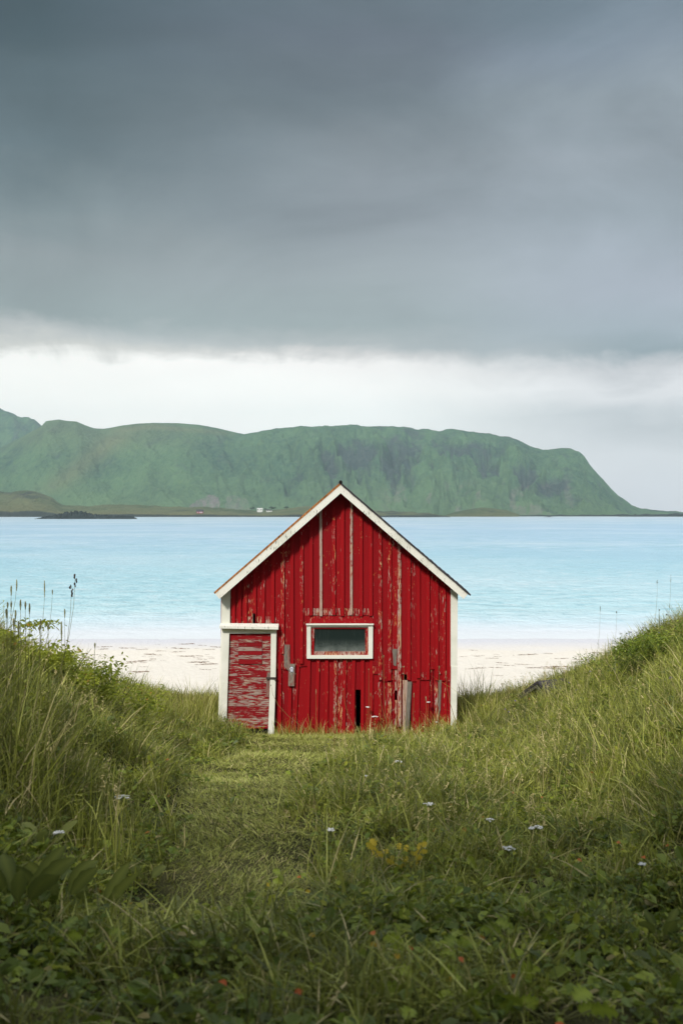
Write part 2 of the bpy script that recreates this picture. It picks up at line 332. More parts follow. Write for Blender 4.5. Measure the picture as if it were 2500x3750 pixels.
def mount_mat(name, greens, rocks, rockamt, brown=0.):
    m, T = newmat(name); g = T.n('ShaderNodeNewGeometry'); p = g.outputs['Position']
    sp = T.n('ShaderNodeSeparateXYZ', {0: g.outputs['Normal']}).outputs[2]
    a = T.noise(T.scl(p, (.016, .006, .009)), 1.0, 9, .68, .6); b = T.noise(T.scl(p, (.006, .003, .006)), 1.0, 6, .62, .4)
    f = T.noise(T.scl(p, (.06, .03, .05)), 1.0, 6, .75, .3)
    c = T.mix(T.mr(b, .38, .60), greens[0], greens[1]); c = T.mix(T.mr(f, .42, .70, 0, .55), c, greens[2])
    c = T.mix(T.mr(f, .42, .28, 0, .4), c, tuple(q_*.45 for q_ in greens[0]))
    c = T.mix(T.m('MULTIPLY', T.mr(T.attr('low'), 0, 1), .55), c, greens[2])
    rk = T.mix(T.mr(f, .3, .7), rocks[0], rocks[1])
    msk = T.m('MULTIPLY', T.mr(T.m('ADD', a, T.m('MULTIPLY', T.attr('rock'), .5)), .58, .76), rockamt)
    c = T.mix(msk, c, rk)
    c = T.mix(T.m('MULTIPLY', T.attr('pale'), T.mr(f, .35, .6, .35, 1)), c, (.34, .27, .29))
    c = T.mix(T.attr('tan'), c, (.24, .25, .12))
    finish(T, pbsdf(T, c, .95, T.m('ADD', a, T.m('MULTIPLY', f, .5)), .9, 45.0, .05)); return m
M_mount = mount_mat('mountain grass and rock', [(.030, .10, .070), (.10, .215, .105), (.22, .34, .15)], [(.022, .055, .062), (.11, .13, .125)], 1.0)
M_shore = mount_mat('shore heath', [(.07, .125, .05), (.17, .20, .085), (.28, .25, .12)], [(.035, .045, .045), (.06, .065, .06)], 1)
M_rock = flat_mat('dark shore rock', (.022, .030, .032), .9, .15, .6)

# ------------------------------------------------------------ setting: ground, beach, water
def grid_obj(name, xs, ys, zf, mat, attrs=None):
    X, Y = np.meshgrid(xs, ys); Z = zf(X, Y); V = np.stack([X.ravel(), Y.ravel(), Z.ravel()], 1)
    nx = len(xs); ny = len(ys); i = np.arange((ny-1)*nx).reshape(ny-1, nx)[:, :-1].ravel()
    return arr_mesh(name, V, np.stack([i, i+1, i+nx+1, i+nx], 1), mat, attrs, smooth=True)
sym = lambda a, b, n: np.concatenate([-np.geomspace(b, a, n), np.geomspace(a, b, n)])
gx = np.concatenate([-np.geomspace(300, 12.3, 20), np.arange(-12, 12.01, .12), np.geomspace(12.3, 300, 20)])
gy = np.concatenate([np.linspace(-60, -2, 15), np.arange(-1.5, 27.5, .12), [28, 32]])
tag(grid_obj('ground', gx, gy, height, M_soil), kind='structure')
def beach_h(x, y):
    return np.interp(y, [20, 24, 30, 36, 47.8, 60, 90], [.9, .88, .62, .36, 0, -.5, -2])+(fbm(x*.35, y*.5, 3)-.5)*.16*sst(46, 40, y)+(fbm(x*3, y*3, 2)-.5)*.02
tag(grid_obj('beach', np.concatenate([-np.geomspace(400, 30.5, 20), np.arange(-30, 30.1, .3), np.geomspace(30.5, 400, 20)]), np.concatenate([np.arange(20, 50, .3), [55, 60, 90]]), beach_h, sand_mat()), kind='structure')
tag(arr_mesh('water', [(-3500, 46, 0), (3500, 46, 0), (3500, 5400, 0), (-3500, 5400, 0)], [(0, 1, 2, 3)], water_mat()), kind='structure')

# far relief: fan-shaped height grids, outline heights at true distance
def relief(name, sil, yf, yr, mat, du=4, ns=70, prof=lambda s: .35*s+.65*sst(0, 1, s), gul=.1, gs=40., rockf=None, tanf=None, palef=None, back=.35, jag=0., foot=None):
    us = np.arange(sil[0][0], sil[-1][0]+.1, du); hv = np.interp(us, [q[0] for q in sil], [q[1] for q in sil])
    ss = np.concatenate([np.linspace(0, 1, ns), np.linspace(1, 1+back, 12)[1:]])
    U, Sg = np.meshgrid(us, ss)
    yfu = np.interp(us, *foot) if foot else yf
    Y = yfu+(yr-yfu)*Sg + (fbm(U/160., Sg*2, 3)-.5)*(yr-yf)*.18*np.sin(np.clip(Sg, 0, 1)*math.pi)
    H = EYE+(HOR-hv)/F*yr; H = H[None, :]*np.ones_like(U)
    g = 1-np.abs(2*fbm(U/gs+1.3*fbm(U/110., Sg*3, 3)+Sg*.6, Sg*2.4+U/500, 3, .5)-1)
    g2 = fbm(U/34.+1.5*fbm(U/70., Sg*9, 2), Sg*20, 5, .6)
    env = np.sin(np.clip(Sg, 0, 1)*math.pi)**1.0*sst(1.0, .82, Sg)+.0
    g3 = 1-np.abs(2*fbm(U/38.+2*fbm(U/50.+9, Sg*3, 3), Sg*1.3+3, 4, .5)-1); line = sst(.90, 1, g3)*(.15+.85*sst(820, 1080, U))
    gul = gul*(.30+.70*sst(820, 1080, U)) if gul > .25 else gul
    pr = np.where(Sg <= 1, prof(np.clip(Sg, 0, 1)), 1-(Sg-1)*1.2)
    Z = H*pr - H*gul*.09*line*env + H*gul*(g-.75)*env + H*gul*.40*(g2-.5)*env
    Z += jag*(fbm(U/26., Sg*0+2, 4)-.5)*sst(.7, 1, Sg)*(.15+.85*sst(850, 1000, U) if np.ndim(gul) else 1)
    Z = np.where(Sg < .001, -2, Z)
    X = (U-1250)/F*Y
    V = np.stack([X.ravel(), Y.ravel(), Z.ravel()], 1); nx = len(us); ny = len(ss); i = np.arange((ny-1)*nx).reshape(ny-1, nx)[:, :-1].ravel()
    vv = HOR-(Z-EYE)/Y*F
    at = {'rock': ((rockf(U, Sg, g, vv) if rockf else U*0)+(.16*line*env*sst(850, 1100, U) if np.ndim(gul) else 0)).ravel(), 'tan': (tanf(U, Sg, g, vv) if tanf else U*0).ravel(), 'pale': (palef(U, Sg, g, vv) if palef else U*0).ravel(), 'low': (sst(.55, .05, Sg)*.8+.5*(g-.6)*env).clip(0, 1).ravel()}  # low also paints the ribs lighter, standing in for relief shading
    return tag(arr_mesh(name, V, np.stack([i, i+1, i+nx+1, i+nx], 1), mat, at, smooth=True), kind='structure')
main = [(-500, 1600), (-200, 1640), (0, 1640), (80, 1600), (152, 1560), (160, 1550), (170, 1541), (215, 1536), (245, 1541), (280, 1543), (310, 1556), (345, 1568), (375, 1570), (400, 1567), (450, 1557), (500, 1551), (560, 1548), (650, 1549), (720, 1554), (790, 1566), (850, 1580),
        (893, 1590), (925, 1584), (957, 1578), (1010, 1569), (1084, 1562), (1211, 1559), (1282, 1554), (1338, 1560), (1481, 1562), (1521, 1572), (1553, 1569), (1609, 1578), (1648, 1569), (1728, 1580), (1752, 1586), (1792, 1586), (1840, 1600), (1864, 1599), (1911, 1616), (1943, 1634), (1987, 1647), (2023, 1643), (2087, 1639), (2119, 1653), (2139, 1671), (2159, 1703), (2206, 1755), (2262, 1815), (2318, 1851), (2350, 1863), (2406, 1868), (2469, 1872), (2560, 1879)]
def rockm(U, Sg, g, v):
    c = sst(900, 1250, U)*(.0+.40*sst(.08, .40, 1-g))*np.exp(-((Sg-.62)/.33)**2)
    c += .5*np.exp(-((U-2010)/70)**2-((v-1790)/22)**2)+.35*np.exp(-((U-1330)/140)**2-((v-1700)/60)**2)
    return c+.15*(U < 900)*np.exp(-((Sg-.6)/.2)**2)*fbm(U/60, Sg*9, 3)
def tanm(U, Sg, g, v):
    line = 430-(v-1600)*1.25
    return .30*sst(900, 500, U)*sst(1700, 1570, v)+.5*np.exp(-((U-line)/60)**2)*sst(1560, 1620, v)*sst(1840, 1760, v)*(U < 600)+.4*np.exp(-((v-np.interp(U, [380, 560, 900], [1580, 1562, 1592]))/10)**2)*sst(380, 460, U)*sst(900, 800, U)+.25*sst(1860, 1800, v)*0
def palem(U, Sg, g, v):
    top = np.interp(U, [688, 700, 725, 745, 760, 778, 801, 806, 822, 830, 860, 905, 915], [1862, 1845, 1828, 1822, 1811, 1811, 1822, 1866, 1866, 1815, 1812, 1826, 1866])
    a = sst(0, 4, v-top)*(1-.5*sst(803, 812, U))
    sc = .5*sst(.54, .66, fbm(U/40, v/55, 5, .6))*sst(1750, 1800, v)*sst(1350, 1500, U)*sst(2200, 2000, U)
    return np.clip(a*(U > 688)*(U < 915)*(.35+.9*sst(.35, .6, fbm(U/9, v/16, 4, .6)))+sc, 0, 1)
relief('mountain', main, 2650, 3700, M_mount, 3, 150, gul=.42, gs=120., rockf=rockm, tanf=tanm, palef=palem, jag=7,
       foot=([-500, 2200, 2320, 2420, 2560], [2650, 2650, 2900, 3100, 3300]))
relief('mountain', [(-600, 1470), (-200, 1480), (0, 1495), (30, 1503), (65, 1523), (95, 1528), (125, 1537), (150, 1556), (220, 1620), (330, 1720)], 4000, 4700, M_mount, 5, 60, gul=.14, gs=55., rockf=lambda U, s, g, v: .25+0*U, jag=20)
land = [(-500, 1790), (-60, 1795), (0, 1799), (40, 1802), (76, 1795), (119, 1798), (163, 1810), (190, 1821), (209, 1839), (228, 1850), (325, 1853), (396, 1848), (461, 1846), (542, 1850), (623, 1856), (705, 1856), (765, 1857), (846, 1861), (880, 1867), (937, 1870), (1009, 1867), (1098, 1856), (1180, 1850), (1300, 1862), (1409, 1874), (1433, 1871), (1500, 1875), (1569, 1878), (1632, 1888), (1660, 1894)]
relief('hills', [(q[0], q[1]) for q in land], 1990, 2350, M_shore, 3, 50, prof=lambda s: .22*sst(0, .04, s)+.78*s**1.25, gul=.16, gs=60.,
       rockf=lambda U, s, g, v: 1.4*sst(.035, .01, s)+.45*np.exp(-((U-120)/110)**2-((v-1815)/16)**2)+.35*(U > 1380), tanf=lambda U, s, g, v: .45*sst(.45, .6, fbm(U/60., s*7, 3))*sst(.1, .2, s), jag=4)
relief('hills', [(1630, 1886), (1664, 1875), (1700, 1868), (1760, 1858), (1800, 1861), (1856, 1868), (1888, 1880), (1900, 1884)], 2150, 2450, M_shore, 3, 30, gul=.1, rockf=lambda U, s, g, v: 1.2*sst(.1, .03, s))
relief('shore', [(1600, 1889), (1700, 1888), (1800, 1886), (1900, 1886.5), (2050, 1885), (2180, 1886), (2300, 1884), (2400, 1883), (2500, 1879), (2700, 1872)], 2350, 2480, M_shore, 3, 14, gul=.3, gs=20, rockf=lambda U, s, g, v: 1.3+0*U, jag=5)
def skerry(pts, y0, dep, name='skerry'):
    us = np.arange(pts[0][0], pts[-1][0], 2.5); hv = np.interp(us, *zip(*pts)); ss = np.linspace(0, 1, 14); U, s_ = np.meshgrid(us, ss)
    Y = y0+dep*s_; H = np.maximum(EYE+(HOR-hv)/F*y0, .3)[None, :]
    n = fbm(U/7., s_*5, 4, .6)
    Z = H*np.sin(s_*math.pi)**.6*(.45+1.15*n)-.4*(np.sin(s_*math.pi) < .01); X = (U-1250)/F*Y
    V = np.stack([X.ravel(), Y.ravel(), Z.ravel()], 1); nx = len(us); i = np.arange(13*nx).reshape(13, nx)[:, :-1].ravel()
    return tag(arr_mesh(name, V, np.stack([i, i+1, i+nx+1, i+nx], 1), M_rock), kind='structure')
skerry([(126, 1901), (150, 1895), (200, 1886), (230, 1879), (250, 1875), (285, 1873), (310, 1876), (340, 1883), (380, 1887), (440, 1889), (480, 1890), (505, 1901)], 1160, 34)
skerry([(1370, 1894), (1440, 1890), (1500, 1892), (1600, 1893.5), (1650, 1895)], 1800, 30)
skerry([(1990, 1894), (2010, 1891.5), (2030, 1894)], 1850, 14)
skerry([(2262, 1892), (2330, 1890.5), (2400, 1888), (2460, 1886), (2520, 1884), (2600, 1884)], 2150, 60)

# ------------------------------------------------------------ far shore houses, trees, marks
def far_house(u, v, y, wpx, hpx, roofpx, depth, wallm, roofm, label, windows, gable_left=False, chim=False, rz=0.):
    x, yy, z = ray(u, v, y); k_ = y/F
    e_ = empty('house', (x, y, z), rz, label=label, cat='house')
    W = wpx*k_; H = hpx*k_; Rf = roofpx*k_; b = MB()
    b.box(-W/2, W/2, 0, depth, -4, H); b.prism([(-W/2, H), (W/2, H), (W/2, H+.02), (-W/2, H+.02)], 0, depth)
    b.add([(-W/2, 0, H), (-W/2, depth, H), (-W/2, depth/2, H+Rf)], [(0, 1, 2)]); b.add([(W/2, 0, H), (W/2, depth, H), (W/2, depth/2, H+Rf)], [(0, 2, 1)])
    b.build('wall', wallm, e_)
    r = MB(); o = .6
    for y0_, y1_ in ((-o, depth/2), (depth+o, depth/2)):
        r.add([(-W/2-o, y0_, H-.3), (W/2+o, y0_, H-.3), (W/2+o, y1_, H+Rf), (-W/2-o, y1_, H+Rf), (-W/2-o, y0_, H-.05), (W/2+o, y0_, H-.05), (W/2+o, y1_, H+Rf+.3), (-W/2-o, y1_, H+Rf+.3)],
              [(0, 1, 2, 3), (4, 7, 6, 5), (0, 4, 5, 1), (1, 5, 6, 2), (3, 2, 6, 7), (0, 3, 7, 4)])
    rf = r.build('roof', roofm, e_)
    if chim: c = MB(); c.box(-.6, .6, depth/2-.5, depth/2+.5, H+Rf*.6, H+Rf+1.6); c.build('chimney', M_dark, rf)
    for wx in windows:
        c = MB(); c.box(wx*W-.75, wx*W+.75, -.12, -.003, H*.35, H*.8); c.build('window', M_sticker if wallm == M_red else M_dark, e_)
    return e_
M_fwall = flat_mat('white house wall', (.75, .75, .72), .8, .3, .06)
far_house(731, 1882, 2060, 24, 9.5, 6, 7, M_red, M_roof, 'tiny red cottage with grey roof and pale windows on the far shore', (-.32, .0, .18, .36))
far_house(951, 1871, 2240, 20, 7.5, 2.5, 7, M_fwall, M_fwall, 'distant taller white house with small chimney between two dark trees', (-.3, .25), chim=True)
far_house(985, 1873.5, 2230, 20, 4.5, 3, 7, M_fwall, M_roof, 'distant long low white house with dark roof right of the taller one', (-.2, .2))
M_ftree = plant_mat('far tree leaves', [(0, (.02, .045, .02)), (1, (.06, .09, .035))], trans=.1, patch=False)
def leaf_cloud(n, c, rad, L, zfl=0., squash=(1, 1, 1), shell=.35, lumps=7, seedr=None):
    """n leaf quads filling several clumps; returns V, F, tone"""
    rg = seedr or rng
    lc = rg.normal(0, .45, (lumps, 3))*rad*np.array(squash); lr = rg.uniform(.38, .62, lumps)*rad
    k_ = rg.integers(0, lumps, n); d = rg.normal(0, 1, (n, 3)); d /= np.linalg.norm(d, axis=1)[:, None]
    rr = (shell+(1-shell)*rg.random(n))**.6
    P = lc[k_]+d*(rr*lr[k_])[:, None]*np.array(squash); P[:, 2] = np.abs(P[:, 2]-zfl)+zfl; P += np.array(c)
    return leaves_at(P, L, rg, rg.random(n)*.8+.2*rg.random(lumps)[k_])
def leaves_at(P, L, rg, tone, upb=.6, ratio=.5, dry=None):
    n = len(P); a = rg.random(n)*2*math.pi; el = rg.normal(.1, .45, n)
    d = np.stack([np.cos(a)*np.cos(el), np.sin(a)*np.cos(el), np.sin(el)], 1)
    up = rg.normal(0, .45, (n, 3)); up[:, 2] += upb+.5
    sd_ = np.cross(d, up); sd_ /= np.linalg.norm(sd_, axis=1)[:, None]+1e-9; nn = np.cross(sd_, d)
    Ls = (L*rg.uniform(.6, 1.3, n))[:, None]; Wd = Ls*ratio*.5
    b = P; t = P+d*Ls-np.array([0, 0, 1])*Ls*.15
    l1 = P+d*Ls*.28+sd_*Wd*.9+nn*Wd*.3; l2 = P+d*Ls*.66+sd_*Wd*.85+nn*Wd*.25; r1 = P+d*Ls*.28-sd_*Wd*.9+nn*Wd*.3; r2 = P+d*Ls*.66-sd_*Wd*.85+nn*Wd*.25
    V = np.stack([b, l1, l2, t, r2, r1], 1).reshape(-1, 3); i = np.arange(n)[:, None]*6
    Fq = np.concatenate([i+np.array([0, 3, 2, 1]), i+np.array([0, 5, 4, 3])], 0)
    return V, Fq, np.repeat(tone, 6), np.repeat(dry if dry is not None else np.zeros(n), 6)
def far_tree(u, v, y, r, h, label, sq=(1, 1, .8)):
    x, yy, z = ray(u, v, y); e_ = empty('tree', (x, y, z), label=label, cat='tree', group='small trees by the white houses on the far shore')
    b = MB(); b.tube([(0, 0, -1), (0, 0, h*.3), (.3, 0, h*.6)], [.4, .3, .15]); b.build('trunk', M_bark, e_)
    V, Fq, t, d = leaf_cloud(900, (0, 0, h*.6), r, 1.3, squash=sq)
    arr_mesh('crown', V, Fq, M_ftree, {'seed': t, 'wear': d}, e_)
far_tree(924, 1871, 2230, 4.2, 7, 'small round dark tree left of the taller distant white house')
far_tree(995, 1869, 2270, 5.5, 6, 'wide dark tree behind the long low white house on the far shore', (1.5, 1, .7))
far_tree(971, 1870, 2260, 2.6, 4, 'smallest dark tree between the two distant white houses')
far_tree(1050, 1864, 2300, 3.6, 5, 'dark bushy tree on the brown rise left of the hut roof', (1.6, 1, .6))
x, y_, z = ray(284, 1876, 1177); e_ = empty('cairn', (x, y_, z-1.5), label='small dark stone cairn on top of the rocky islet at left', cat='cairn')
b = MB()
for i in range(7): b.ball((random.uniform(-.2, .2), 0, i*.5), 1.25-.13*i, (1, 1, .45), 5, .2)
b.build('stone_pile', M_rock, e_)
x, y_, z = ray(2325, 1893, 1900); e_ = empty('navigation_mark', (x, y_, -1), label='thin dark pole marker standing in the sea off the right point', cat='sea marker')
b = MB(); b.tube([(0, 0, 0), (0, 0, 6)], .35); b.build('pole', M_metal, e_); b = MB(); b.box(-.7, .7, -.5, .5, 5.2, 7); b.build('top_mark', M_metal, e_)

# ------------------------------------------------------------ the red hut
HY = 18.0; k = HY/F
hut = empty('wooden_hut', (0, HY, 2.06), label='weathered red wooden hut with white trim standing between grass and beach', cat='hut')
def X(u): return (u-1250)*k
def Z(v): return EYE-(v-HOR)*k
def q(pts): return [(X(u), Z(v)) for u, v in pts]
GROUND_V = 2700
def topv(u): return 1800+abs(u-1247)*.866
fw = MB()
def board(u0, u1, v0, v1, y0=HY, th=.02, wear=.08, ju=0., seed=None, lean=0.):
    """vertical board between pixel columns; v0 None = under the roof"""
    if v0 is None:
        pts = [(u0, topv(u0))]+([(1247, topv(1247))] if u0 < 1247 < u1 else [])+[(u1, topv(u1))]
    else: pts = [(u0, v0), (u1, v0)]
    seed = random.uniform(.35, 1) if seed is None else seed
    fw.prism(q(pts+[(u1+lean, v1), (u0+lean, v1+random.uniform(-1.5, 1.5))]), y0, y0+th, wear=wear, seed=seed)
bat = [855, 878, 898, 932, 964, 999, 1035, 1069, 1104, 1139, 1174, 1222, 1254, 1286, 1321, 1356, 1391, 1426, 1461, 1496, 1531, 1566, 1598, 1625]
bw = {1035: .38, 1174: .9, 1286: .75, 1391: .36, 1426: .32, 1461: .6, 1104: .24, 898: .24, 1222: .24, 1625: .3, 1598: .2}
# upper boards
edges = [843]+bat+[1650]
for a, b_ in zip(edges[:-1], edges[1:]):
    m_ = (a+b_)/2
    if b_ <= 1013: end = 2284
    elif 1110 < m_ < 1366: end = 2254
    elif m_ < 1110: end = 2452+random.uniform(-14, 6)
    else: end = {0: 2452, 1: 2470, 2: 2496, 3: 2492}[int(m_/30) % 4]
    w_ = random.uniform(.0, .2)+(.16 if 900 < m_ < 1320 and random.random() < .5 else 0)
    if b_ <= 1013 or 1110 < m_ < 1366:        # weather-beaten board ends
        board(a, b_, None, end-26, wear=w_); board(a+.3, b_-.3, end-26, end, wear=.48, y0=HY-.001)
    else:
        board(a, b_, None, end-30, wear=w_); board(a+.3, b_-.3, end-30, end, wear=random.uniform(.15, .45), y0=HY-.001)
for c in bat:
    if c == 855: end = 2284
    elif c <= 1012: end = 2284-random.uniform(0, 4)
    elif 1110 < c < 1366: end = 2252+random.uniform(0, 8)
    elif c < 1110: end = 2395 if c == 1035 else 2430
    else: end = 2486+random.uniform(-12, 12)
    if c == 1461: end = 2660
    hw_ = 4.6 if c in (1174, 1286) else 6
    board(c-hw_, c+hw_, None, end, HY-.034, .038, bw.get(c, random.uniform(0, .2)), lean=random.uniform(-1, 1), seed=random.uniform(0, .3))
# lower boards, set back a little and slipped
low = [(1012, 1024), (1024, 1040), (1040, 1058), (1058, 1075), (1090, 1131), (1131, 1165), (1165, 1196), (1196, 1228), (1228, 1262), (1262, 1302), (1324, 1359), (1359, 1391), (1391, 1410),
       (1410, 1426), (1426, 1446), (1454, 1466), (1506, 1531), (1531, 1562), (1562, 1585), (1587, 1606), (1606, 1654), (1466, 1478)]
for a, b_ in low:
    v0 = 2410 if 1110 < (a+b_)/2 < 1366 else 2436
    board(a, b_, v0, 2705, HY+.022, .02, wear=random.choice([.02, .08, .15, .28]) if not 1228 <= a < 1262 else .42, lean=random.uniform(-3, 0), seed=random.uniform(.4, 1))
board(1104, 1130, 2250, 2440, wear=.15); board(1322, 1327, 2410, 2705, HY+.02, .02, .05); board(1298, 1322, 2410, 2527, HY+.02, .02, .05)              # broken off: the dark hole below it
board(1446, 1454, 2436, 2530, HY+.022, .02, .6); board(1446, 1454, 2566, 2705, HY+.022, .02, .6)
lowb = [(1024, 2400, 0, .15), (1062, 2505, -4, .1), (1090, 2436, -14, .1), (1131, 2412, -6, .1), (1165, 2412, -8, .06), (1196, 2412, -2, .12), (1228, 2412, -2, .45), (1262, 2412, -4, .12), (1295, 2412, -5, .08), (1327, 2412, -1, .08), (1359, 2412, 0, .1),
        (1391, 2498, 0, .3), (1426, 2500, 2, .5), (1531, 2490, -4, .1), (1566, 2494, -5, .15), (1596, 2488, 3, .45), (1630, 2480, 0, .3)]
for c, v0, ln, wr in lowb: board(c-6, c+6, v0, 2705, HY-.010, .032, wr, lean=ln, seed=random.uniform(0, .35))
board(1078, 1088, 2436, 2705, HY-.012, .03, .3, lean=-14)
board(1474, 1492, 2492, 2705, HY+.01, .02, .85)
fw.build('front_wall', M_red, None); fwo = bpy.data.objects['front_wall']
def adopt(o, parent=hut):
    x, y, z = hut.location
    for v_ in o.data.vertices: v_.co = (v_.co.x-x, v_.co.y-y, v_.co.z-z)
    o.parent = parent; return o
adopt(fwo)
def hpart(name, mb, mat, parent=hut, label=None):
    o = mb.build(name, mat); adopt(o, parent)
    if label: o['label'] = label
    return o
b = MB(); b.prism(q([(1492, 2497), (1507, 2497), (1495, 2700), (1480, 2700)]), HY-.02, HY+.012, wear=1); hpart('weathered_board', b, M_grey, label='grey bare split board leaning at lower right of the wall')
b = MB(); b.prism(q([(1040, 2361), (1061, 2361), (1061, 2455), (1052, 2452), (1040, 2440)]), HY-.034, HY-.004, wear=.5); hpart('weathered_board', b, M_grey, label='peeling cream board above the board with the skull')
b = MB(); b.prism(q([(1436, 2377), (1455, 2377), (1450, 2440), (1440, 2436)]), HY-.008, HY+.012, wear=.9); hpart('weathered_board', b, M_grey, label='splintered grey board end right of the window')
b = MB(); b.prism(q([(1600, 2490), (1616, 2492), (1612, 2600), (1602, 2640)]), HY+.006, HY+.03, wear=.9); hpart('weathered_board', b, M_grey, label='bare grey strip near the right corner')
b = MB(); b.prism(q([(925, 2246), (936, 2246), (936, 2284), (924, 2284)]), HY-.034, HY-.004, wear=.9); hpart('weathered_board', b, M_grey, label='short grey stub above the door canopy')
b = MB(); b.prism(q([(1057, 2430), (1080, 2431), (1078, 2511), (1056, 2511)]), HY-.062, HY-.036, wear=.3); sb = hpart('weathered_board', b, M_grey, label='short grey board carrying a skull and crossbones sticker')
b = MB()
def pp(pts, y0, mi): b.prism([(X(1062+a*.0829*1.0), Z(2440+c*.0829)) for a, c in pts], y0, y0+.0012, mi=mi)
pp([(0, 0), (170, 0), (175, 250), (0, 250)], HY-.064, 0)
pp([(75+78*math.cos(t)*1.0, 90+88*math.sin(t)) for t in np.linspace(math.pi*.85, math.pi*2.15, 12)]+[(125, 170), (70, 190), (25, 170)], HY-.0665, 1)
for ex in (45, 108): pp([(ex+22*math.cos(t), 95+22*math.sin(t)) for t in np.linspace(0, 6.28, 9)[:-1]], HY-.069, 0)
pp([(76, 120), (88, 142), (64, 142)], HY-.069, 0)
pp([(0, 175), (16, 165), (160, 230), (146, 246)], HY-.0665, 1); pp([(146, 165), (160, 178), (14, 246), (0, 232)], HY-.0685, 1)
o = b.build('skull_sticker', [M_black, M_sticker]); adopt(o, sb)
# corner boards
def strip(mb, pts, y0, y1, wear=.1): mb.prism(q(pts), y0, y1, wear=wear)
b = MB(); strip(b, [(813, 2160), (844, 2160), (842, 2300), (811, 2300)], HY-.05, HY+.09); strip(b, [(811, 2300), (822, 2300), (805, 2690), (797, 2690)], HY-.03, HY+.09, .35)
hpart('corner_board', b, M_white)
b = MB(); strip(b, [(1649, 2160), (1675, 2160), (1672, 2440), (1649, 2440)], HY-.05, HY+.09, .16); strip(b, [(1650, 2439), (1673, 2439), (1669, 2690), (1648, 2690)], HY-.062, HY+.09, .08)
hpart('corner_board', b, M_white)
# door, frame, canopy
df = empty('door_frame', (0, 0, 0)); df.parent = hut
def dpart(name, mb, mat, lab=None): return hpart(name, mb, mat, df, lab)
b = MB(); strip(b, [(816, 2318), (841, 2318), (829, 2690), (804, 2690)], HY-.07, HY-.02, .12); dpart('jamb', b, M_white)
b = MB(); strip(b, [(993, 2302), (1013, 2302), (1010, 2480), (991, 2480)], HY-.075, HY-.02, .05); strip(b, [(990, 2484), (1010, 2484), (1003, 2690), (982, 2690)], HY-.068, HY-.02, .05); dpart('jamb', b, M_white)
b = MB(); strip(b, [(813, 2298), (1000, 2300), (1000, 2319), (814, 2319)], HY-.062, HY-.018, .3); dpart('lintel', b, M_white)
b = MB(); b.add([(X(808), HY-.03, Z(2281)), (X(1021), HY-.03, Z(2284)), (X(1021), HY-.17, Z(2293)), (X(808), HY-.17, Z(2289)), (X(808), HY-.03, Z(2290)), (X(1021), HY-.03, Z(2293)), (X(1021), HY-.17, Z(2302)), (X(808), HY-.17, Z(2298))],
                 [(0, 3, 2, 1), (4, 5, 6, 7), (3, 7, 6, 2), (0, 4, 7, 3), (1, 2, 6, 5), (0, 1, 5, 4)], wear=.45, seed=.3); hpart('door_canopy', b, M_white)
door = empty('door', (0, 0, 0)); door.parent = hut
b = MB(); vv = 2322
rows = []
while vv < 2662: h_ = random.choice([19, 21, 22, 24]); rows.append((vv, min(vv+h_, 2664))); vv += h_
for a, c in rows:
    t0 = (a-2322)/342; t1 = (c-2322)/342; wr = .25 if a < 2335 else (.55 if a < 2440 else random.uniform(.30, .62))
    b.prism(q([(842-13*t0, a+.8), (994-12*t0, a+.8), (994-12*t1, c), (842-13*t1, c)]), HY-.022+random.uniform(-.003, .003), HY+.01, wear=wr)
b.prism(q([(829, 2661), (981, 2661), (981, 2667), (829, 2667)]), HY-.034, HY+.01, wear=.3)
hpart('door_leaf', b, M_door, door)
b = MB()
for i, (a, c) in enumerate([(2340, 2353), (2354, 2368), (2369, 2383), (2384, 2398), (2399, 2413), (2414, 2431)]):
    b.prism(q([(874, a), (960, a), (959.5, c), (873, c)]), HY-.04, HY-.02, wear=[.45, .0, .8, .0, .8, .0][i])
hpart('hatch_panel', b, M_door, door, 'small square panel of short red and grey slats high on the door')
b = MB(); strip(b, [(978, 2462), (991, 2462), (986, 2553), (974, 2550)], HY-.045, HY-.022, .5); hpart('latch_board', b, M_grey, door)
b = MB(); b.prism(q([(975, 2478), (1013, 2478), (1013, 2485), (975, 2484)]), HY-.085, HY-.077); b.tube([(X(1006), HY-.09, Z(2483)), (X(1008), HY-.1, Z(2490)), (X(1011), HY-.09, Z(2493))], .006); hpart('hasp', b, M_metal, door)
b = MB(); b.box(X(829), X(985), HY+.012, HY+.04, Z(2705), Z(2640)); hpart('door_sill', b, M_dark, hut)
# window
win = empty('window', (0, 0, 0)); win.parent = hut
b = MB(); strip(b, [(1123, 2283), (1138, 2283), (1138, 2411), (1123, 2411)], HY-.055, HY+.02, .04); strip(b, [(1348, 2283), (1365, 2283), (1364, 2411), (1348, 2411)], HY-.055, HY+.02, .04)
strip(b, [(1138, 2399), (1348, 2399), (1348, 2411), (1138, 2411)], HY-.057, HY+.02, .05); strip(b, [(1138, 2288), (1348, 2288), (1348, 2296), (1138, 2296)], HY-.045, HY+.02, .3)
hpart('frame', b, M_white, win)
b = MB(); b.box(X(1121), X(1367), HY-.085, HY-.02, Z(2288), Z(2283), wear=.1); hpart('drip_cap', b, M_white, win)
b = MB(); strip(b, [(1138, 2295), (1151, 2295), (1149, 2399), (1138, 2399)], HY-.02, HY+.03, .3); strip(b, [(1337, 2295), (1348, 2295), (1348, 2399), (1337, 2399)], HY-.02, HY+.03, .35)
strip(b, [(1150, 2295), (1337, 2295), (1337, 2303), (1150, 2303)], HY-.018, HY+.03, .05); strip(b, [(1150, 2386), (1337, 2386), (1337, 2399), (1150, 2399)], HY-.022, HY+.03, .62)
hpart('sash', b, M_red, win)
b = MB(); b.box(X(1147), X(1340), HY+.004, HY+.01, Z(2388), Z(2300)); hpart('pane', b, M_glass, win)
